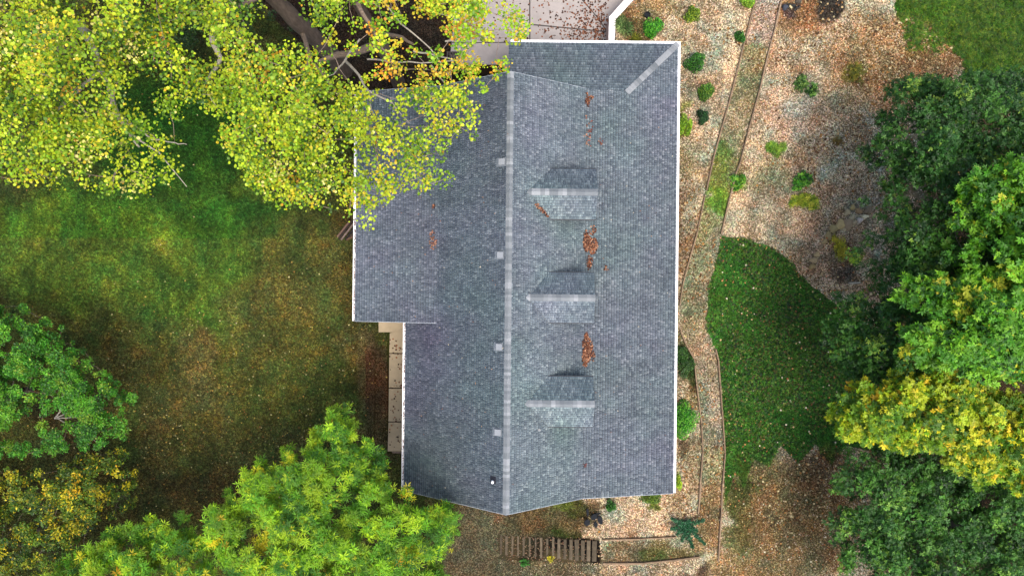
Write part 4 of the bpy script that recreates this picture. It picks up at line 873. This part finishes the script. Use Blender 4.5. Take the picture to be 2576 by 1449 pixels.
# ------------------------------------------------------------------ litter, grass
N = 800000
sx_ = rng.random(N) * 61 - 30.5; sy_ = rng.random(N) * 36 - 18
sz_ = tz(sx_, sy_); qx, qy = toPX(sx_, sy_, sz_)
house = ((sx_ > -7.6) & (sx_ < 8.1) & (sy_ > -10) & (sy_ < 9.7)) & ~((sx_ < -5.1) & (sy_ < -2))
ok = ~house & ~inpoly(qx, qy, [(1127, 165), (1163, -300), (1760, -300), (1594, -2), (1548, 48), (1546, 220), (1127, 220)]) & ~inpoly(qx, qy, [(952, 800), (1060, 800), (1060, 1140), (974, 1140), (974, 836), (952, 836)]) & ~(inpoly(qx, qy, STEPP) & (rng.random(N) < .8))
deep = (inpoly(qx, qy, [(2250, 250), (2600, 250), (2600, 1500), (2250, 1500)])) & (rng.random(N) < .75)
ok &= ~deep
sx_, sy_, sz_, qx, qy = sx_[ok], sy_[ok], sz_[ok], qx[ok], qy[ok]
c = gcol(qx, qy); g = grassy(c); g = np.where((qx < 900) & (qy > 250) & (c[:, 1] > c[:, 0] * .72), np.maximum(g, .72), g); n = len(c); isg = rng.random(n) < (g * .97 + .02)
cl = lin(c) / K * WARM
# grass
i = np.where(isg)[0]; m = len(i)
T_BLADE = (A([(-.12, 0, 0), (.12, 0, 0), (.05, .35, .8)], float), [A([(0, 1, 2)])])
T_TUFT = (A([(-.1, 0, 0), (.1, 0, 0), (.25, .5, .6), (.0, -.1, 0), (.1, .1, 0), (-.45, .2, .6), (.05, .05, 0), (-.08, .1, 0), (.1, -.5, .55)], float), [A([(0, 1, 2), (3, 4, 5), (6, 7, 8)])])
gc_ = cl[i] * 2.1 * (.22 + 2.0 * rng.random(m) ** 1.9)[:, None] * (1 + (rng.random((m, 3)) - .5) * A([.7, .2, .3]))
V, Fs, CC = inst(*T_TUFT, np.column_stack([sx_[i], sy_[i], sz_[i] - .01]), rotm(m, .55), .10 + .11 * rng.random(m), np.clip(gc_, .003, .9))
tag(link('lawn_grass', mesh_np('lawn_grass', V, Fs, CC, [M_grass])), 'short patchy grass blades over the lawn and green slopes', 'grass', kind='stuff')
# leafy ground cover on the dark green bank, long grass on the slope at the top right
def cover(name, label, poly, n, tm, ls, pal_, hmax, edge, bri=1.0):
    po = A(poly, float); lo = po.min(0); hi = po.max(0); q2 = lo + (hi - lo) * rng.random((n, 2))
    jj = (fbm(q2[:, 0], q2[:, 1], 30, 3) - .5) * edge; inside = inpoly(q2[:, 0] + jj, q2[:, 1] - jj, poly); q2 = q2[inside]
    xy2 = PV(q2, .1); m2 = len(xy2); hh = fbm(xy2[:, 0], xy2[:, 1], .9, 3); kp = rng.random(m2) < (.25 + 1.3 * (hh - .25)) * (np.clip((1190 - q2[:, 1]) / 200, .05, 1) * np.clip((2230 - q2[:, 0]) / 150, .2, 1) if edge < 35 else 1); xy2, hh = xy2[kp], hh[kp]; m2 = len(xy2)
    pz = tz(xy2[:, 0], xy2[:, 1]) + hmax * (hh - .2).clip(0, 1) * (.4 + .6 * rng.random(m2)); p_ = lin(A(pal_, float)) / K * VEG * bri
    mixn = fbm(xy2[:, 0] + 50, xy2[:, 1], 1.6, 3); cc2 = p_[rng.integers(0, len(pal_), m2)] * (.55 + .9 * mixn[:, None]) * (.6 + .8 * rng.random(m2))[:, None]
    V2, F2, C2 = inst(*tm, np.column_stack([xy2, pz]), rotm(m2, .9), ls * (.6 + .8 * rng.random(m2)), cc2)
    tag(link(name, mesh_np(name, V2, F2, C2, [M_leaf])), label, 'ground cover', kind='stuff')
cover('ground_cover', 'dark green leafy ground cover between the lower path and the right hand trees', GREENP, 60000, T_ROSE, .13, [(40, 88, 30), (56, 114, 36), (76, 136, 40), (30, 60, 30), (110, 140, 60), (96, 84, 50)], .35, 30, 1.2)
cover('hill_grass', 'long bright grass on the slope in the upper right corner', [(2262, -60), (2272, 0), (2262, 60), (2292, 110), (2350, 150), (2390, 120), (2425, 150), (2420, 250), (2620, 260), (2620, -60)], 26000, T_STAR, .26, [(72, 130, 28), (90, 136, 34), (50, 90, 28), (124, 150, 44)], .4, 40, 1.2)
# litter
i = np.where(~isg)[0]; m = len(i); lum = c[i].mean(1); cl[inpoly(qx, qy, STEPP)] = lin((110, 88, 64)) / K
sat = np.clip((lum - 90) / 80, 0, 1)
br = 1.3 * np.where(rng.random(m) < .4, .32 + .45 * rng.random(m), .9 + .75 * rng.random(m)); cl = cl * .84 + cl.mean(1)[:, None] * .16
lc = cl[i] * br[:, None] * (1 + (rng.random((m, 3)) - .5) * A([.3, .24, .3]))
pale = (rng.random(m) < .10 * sat)[:, None]; lc = np.where(pale, lin(A([226, 204, 178.])) / K * (.8 + .5 * rng.random(m))[:, None], lc)
red = (rng.random(m) < .025)[:, None]; lc = np.where(red, lc * A([1.25, .72, .55]), lc)
V, Fs, CC = inst(*T_KITE, np.column_stack([sx_[i], sy_[i], sz_[i] + .015 + .02 * rng.random(m)]), rotm(m, .75), .065 + .065 * rng.random(m), np.clip(lc, .004, .85))
tag(link('leaf_litter', mesh_np('leaf_litter', V, Fs, CC, [M_litter])), 'tan and pink dry leaf and chip litter over the garden beds and path', 'leaf litter', kind='stuff')
# larger curled leaves drifting over the beds
m = 26000; x_ = 4 + 22 * rng.random(m); y_ = -17.5 + 35 * rng.random(m); dr = fbm(x_, y_, 2.6, 4); px1, py1 = toPX(x_, y_, tz(x_, y_)); c1 = gcol(px1, py1)
k = (rng.random(m) < np.clip((dr - .42) * 4, .03, .9)) & (grassy(c1) < .4) & ((x_ > 8.6) | (y_ < -10.6) | ((y_ > 12.9) & (x_ > wallx(y_) + .3))); x_, y_ = x_[k], y_[k]; m = len(x_)
pl = lin(A([(150, 112, 76), (120, 84, 58), (190, 160, 124), (166, 118, 70), (92, 68, 50), (206, 184, 150)], float)) / K * WARM
V, Fs, CC = inst(*T_BROAD, np.column_stack([x_, y_, tz(x_, y_) + .05 + .03 * rng.random(m)]), rotm(m, 1.0), .07 + .09 * rng.random(m), pl[rng.integers(0, 6, m)] * (.6 + .8 * rng.random(m))[:, None])
tag(link('fallen_leaves', mesh_np('fallen_leaves', V, Fs, CC, [M_litter])), 'curled brown leaves drifted over the mulch beds', 'fallen leaves', kind='stuff')
# yellow leaves dropped on the lawn
m = 4000; x_ = -29 + 24 * rng.random(m); y_ = -16 + 30 * rng.random(m); px1, py1 = toPX(x_, y_, tz(x_, y_))
dn = np.exp(-((px1 - 450) / 330) ** 2 - ((py1 - 1060) / 200) ** 2) + .5 * np.exp(-((px1 - 780) / 200) ** 2 - ((py1 - 1020) / 200) ** 2) + .07
k = (rng.random(m) < dn); x_, y_ = x_[k], y_[k]; m = len(x_); pl = lin(A([(214, 190, 96), (200, 160, 80), (226, 214, 150), (170, 120, 66)], float)) / K
V, Fs, CC = inst(*T_BROAD, np.column_stack([x_, y_, tz(x_, y_) + .07]), rotm(m, .6), .045 + .07 * rng.random(m) ** 1.5, pl[rng.integers(0, 4, m)] * (.5 + .5 * rng.random(m))[:, None])
tag(link('fallen_leaves', mesh_np('fallen_leaves', V, Fs, CC, [M_litter])), 'yellow leaves scattered over the brown lower lawn', 'fallen leaves', kind='stuff')
m = 900; x_ = 11 + 14 * rng.random(m); y_ = -17 + 20 * rng.random(m); pl = lin(A([(214, 190, 130), (200, 150, 90), (236, 226, 190), (170, 110, 66)], float)) / K
V, Fs, CC = inst(*T_BROAD, np.column_stack([x_, y_, tz(x_, y_) + .09]), rotm(m, .6), .06 + .07 * rng.random(m), pl[rng.integers(0, 4, m)])
tag(link('fallen_leaves', mesh_np('fallen_leaves', V, Fs, CC, [M_litter])), 'pale leaves scattered over the dark green ground cover on the right', 'fallen leaves', kind='stuff')
# leaves on the drive
m = 1500; u = rng.random(m); ppx = 1170 + 360 * u ** .6; ppy = 110 * rng.random(m)
w8 = .15 + .85 * np.exp(-((ppx - 1500) / 90) ** 2 - ((ppy - 75) / 60) ** 2); k = rng.random(m) < w8; ppx, ppy = ppx[k], ppy[k]
xy = PV(np.column_stack([ppx, ppy]), zd); m = len(xy); pl = lin(A([(84, 52, 40), (60, 40, 34), (120, 76, 54), (150, 92, 60)], float)) / K
V, Fs, CC = inst(*T_BROAD, np.column_stack([xy, np.full(m, zd + .02)]), rotm(m, .5), .06 + .08 * rng.random(m), pl[rng.integers(0, 4, m)])
tag(link('fallen_leaves', mesh_np('fallen_leaves', V, Fs, CC, [M_litter])), 'dark brown leaves blown over the concrete drive', 'fallen leaves', kind='stuff')
m = 70; ppx = 980 + 32 * rng.random(m); ppy = 845 + 285 * rng.random(m); xy = PV(np.column_stack([ppx, ppy]), zw)
V, Fs, CC = inst(*T_BROAD, np.column_stack([xy, np.full(m, zw + .02)]), rotm(m, .5), .06 + .07 * rng.random(m), pl[rng.integers(0, 4, m)])
tag(link('fallen_leaves', mesh_np('fallen_leaves', V, Fs, CC, [M_litter])), 'brown leaf bits on the concrete rear walk', 'fallen leaves', kind='stuff')
# leaf piles on the roof
def roofz(x, y):
    z = np.where(x > XK, ZK - sp * (x - XK), ZR - .7 * np.abs(x - XR))
    return np.where((x < XX) & (y > YX), ZX - sx * (XX - x), z)
def pile(blobs, label, n, colr, zoff=.03, zguess=4.0, ls=.09):
    X = []; 
    for cx, cy, rx, ry, w in blobs:
        k = int(n * w); t = rng.random(k) * 6.28; q_ = rng.random(k) ** .7
        X.append(np.column_stack([cx + rx * q_ * np.cos(t), cy + ry * q_ * np.sin(t)]))
    X = np.concatenate(X); xy = PV(X, zguess); z = roofz(xy[:, 0], xy[:, 1]) if zoff < .5 else np.full(len(xy), zoff)
    m = len(X); pl = lin(A(colr, float)) / K
    c0 = A([xy[:, 0].mean(), xy[:, 1].mean(), z.mean()])
    V, Fs, CC = inst(*T_BROAD, np.column_stack([xy, z + .03 + .05 * rng.random(m)]) - c0, rotm(m, .9), ls * (.7 + .6 * rng.random(m)), pl[rng.integers(0, len(pl), m)] * (.6 + .8 * rng.random(m))[:, None])
    if n < 50 and colr is not None: return tag(link('fallen_leaves', mesh_np('fallen_leaves', V, Fs, CC, [M_litter]), loc=tuple(c0)), label, 'fallen leaves', kind='stuff')
    return tag(link('leaf_pile', mesh_np('leaf_pile', V, Fs, CC, [M_litter]), loc=tuple(c0)), label, 'leaf pile', 'dry leaf piles caught on the roof')
OR = [(156, 104, 76), (128, 80, 58), (190, 142, 110), (98, 60, 46), (74, 48, 40)]
pile([(1477, 610, 10, 24, .4), (1492, 618, 13, 22, .35), (1484, 662, 8, 20, .16), (1492, 580, 9, 14, .05), (1474, 590, 6, 10, .04)], 'largest orange leaf pile, between the top and middle dormers', 520, OR)
pile([(1478, 870, 14, 22, .45), (1473, 900, 10, 22, .35), (1488, 895, 10, 16, .12), (1476, 848, 6, 12, .08)], 'orange leaf pile between the middle and lowest dormers', 460, OR)
pile([(1478, 252, 7, 18, .8), (1488, 246, 5, 5, .2)], 'small red brown leaf clump near the top of the front slope', 70, OR)
pile([(1525, 675, 9, 7, 1)], 'few leaves just right of the largest leaf pile', 16, OR)
pile([(1090, 612, 10, 16, .8), (1088, 590, 8, 10, .2)], 'faded leaf clump on the rear extension slope', 45, [(150, 104, 84), (126, 84, 70), (176, 132, 108)], zguess=4.0)
pile([(1091, 518, 5, 7, 1)], 'tiny leaf clump on the rear slope above the faded one', 10, OR)
pile([(1480, 330, 14, 50, .8), (1512, 355, 6, 8, .2)], 'thin scatter of leaves down the slope break above the top dormer', 44, [(150, 96, 84), (126, 76, 66), (176, 132, 108)])
pile([(1471, 1170, 6, 5, 1)], 'tiny faded leaf clump low on the front slope below the last dormer', 12, [(126, 88, 88), (110, 76, 74)])
# leaves in the valley of the top dormer
X = np.column_stack([np.linspace(1350, 1382, 60) + rng.normal(size=60) * 2, np.linspace(518, 546, 60) + rng.normal(size=60) * 3]); xy = PV(X, 5.2); z = roofz(xy[:, 0], xy[:, 1]) + .05 + .05 * rng.random(60); c0 = A([xy[:, 0].mean(), xy[:, 1].mean(), z.mean()])
V, Fs, CC = inst(*T_BROAD, np.column_stack([xy, z]) - c0, rotm(60, .9), .1 * (.7 + .5 * rng.random(60)), (lin(A(OR, float)) / K)[rng.integers(0, 5, 60)])
tag(link('leaf_pile', mesh_np('leaf_pile', V, Fs, CC, [M_litter]), loc=tuple(c0)), 'orange leaf streak in the lower valley of the top dormer', 'leaf pile', 'dry leaf piles caught on the roof')
# single specks over the roof + gutter debris
m = 260; x_ = rng.uniform(-7.6, 8.2, m); y_ = rng.uniform(-10, 9.7, m); z = roofz(x_, y_) + .03; k = ~((x_ < XB) & (y_ < YX)) & ~((x_ > .3) & (x_ < 4.2)); x_, y_, z = x_[k], y_[k], z[k]; m = len(x_)
V, Fs, CC = inst(*T_KITE, np.column_stack([x_, y_, z]), rotm(m, .5), .05 + .05 * rng.random(m), (lin(A([(226, 214, 190), (150, 110, 90), (90, 60, 54), (190, 150, 120)], float)) / K)[rng.integers(0, 4, m)])
tag(link('fallen_leaves', mesh_np('fallen_leaves', V, Fs, CC, [M_litter])), 'single leaf specks lying over the shingle roof', 'fallen leaves', kind='stuff')
m = 420; y_ = np.where(rng.random(m) < .5, rng.uniform(YX, 3.6, m), rng.uniform(Y0, YX - .1, m)); x_ = np.where(y_ > YX, XXE, XB) - .05 + .03 * rng.normal(size=m)
V, Fs, CC = inst(*T_KITE, np.column_stack([x_, y_, np.full(m, 2.86) + .03 * rng.random(m)]), rotm(m, 1), .05 + .06 * rng.random(m), (lin(A([(130, 90, 84), (90, 60, 54), (170, 120, 100), (60, 46, 44)], float)) / K)[rng.integers(0, 4, m)])
tag(link('fallen_leaves', mesh_np('fallen_leaves', V, Fs, CC, [M_litter])), 'leaf debris lying inside the rear gutters', 'fallen leaves', kind='stuff')
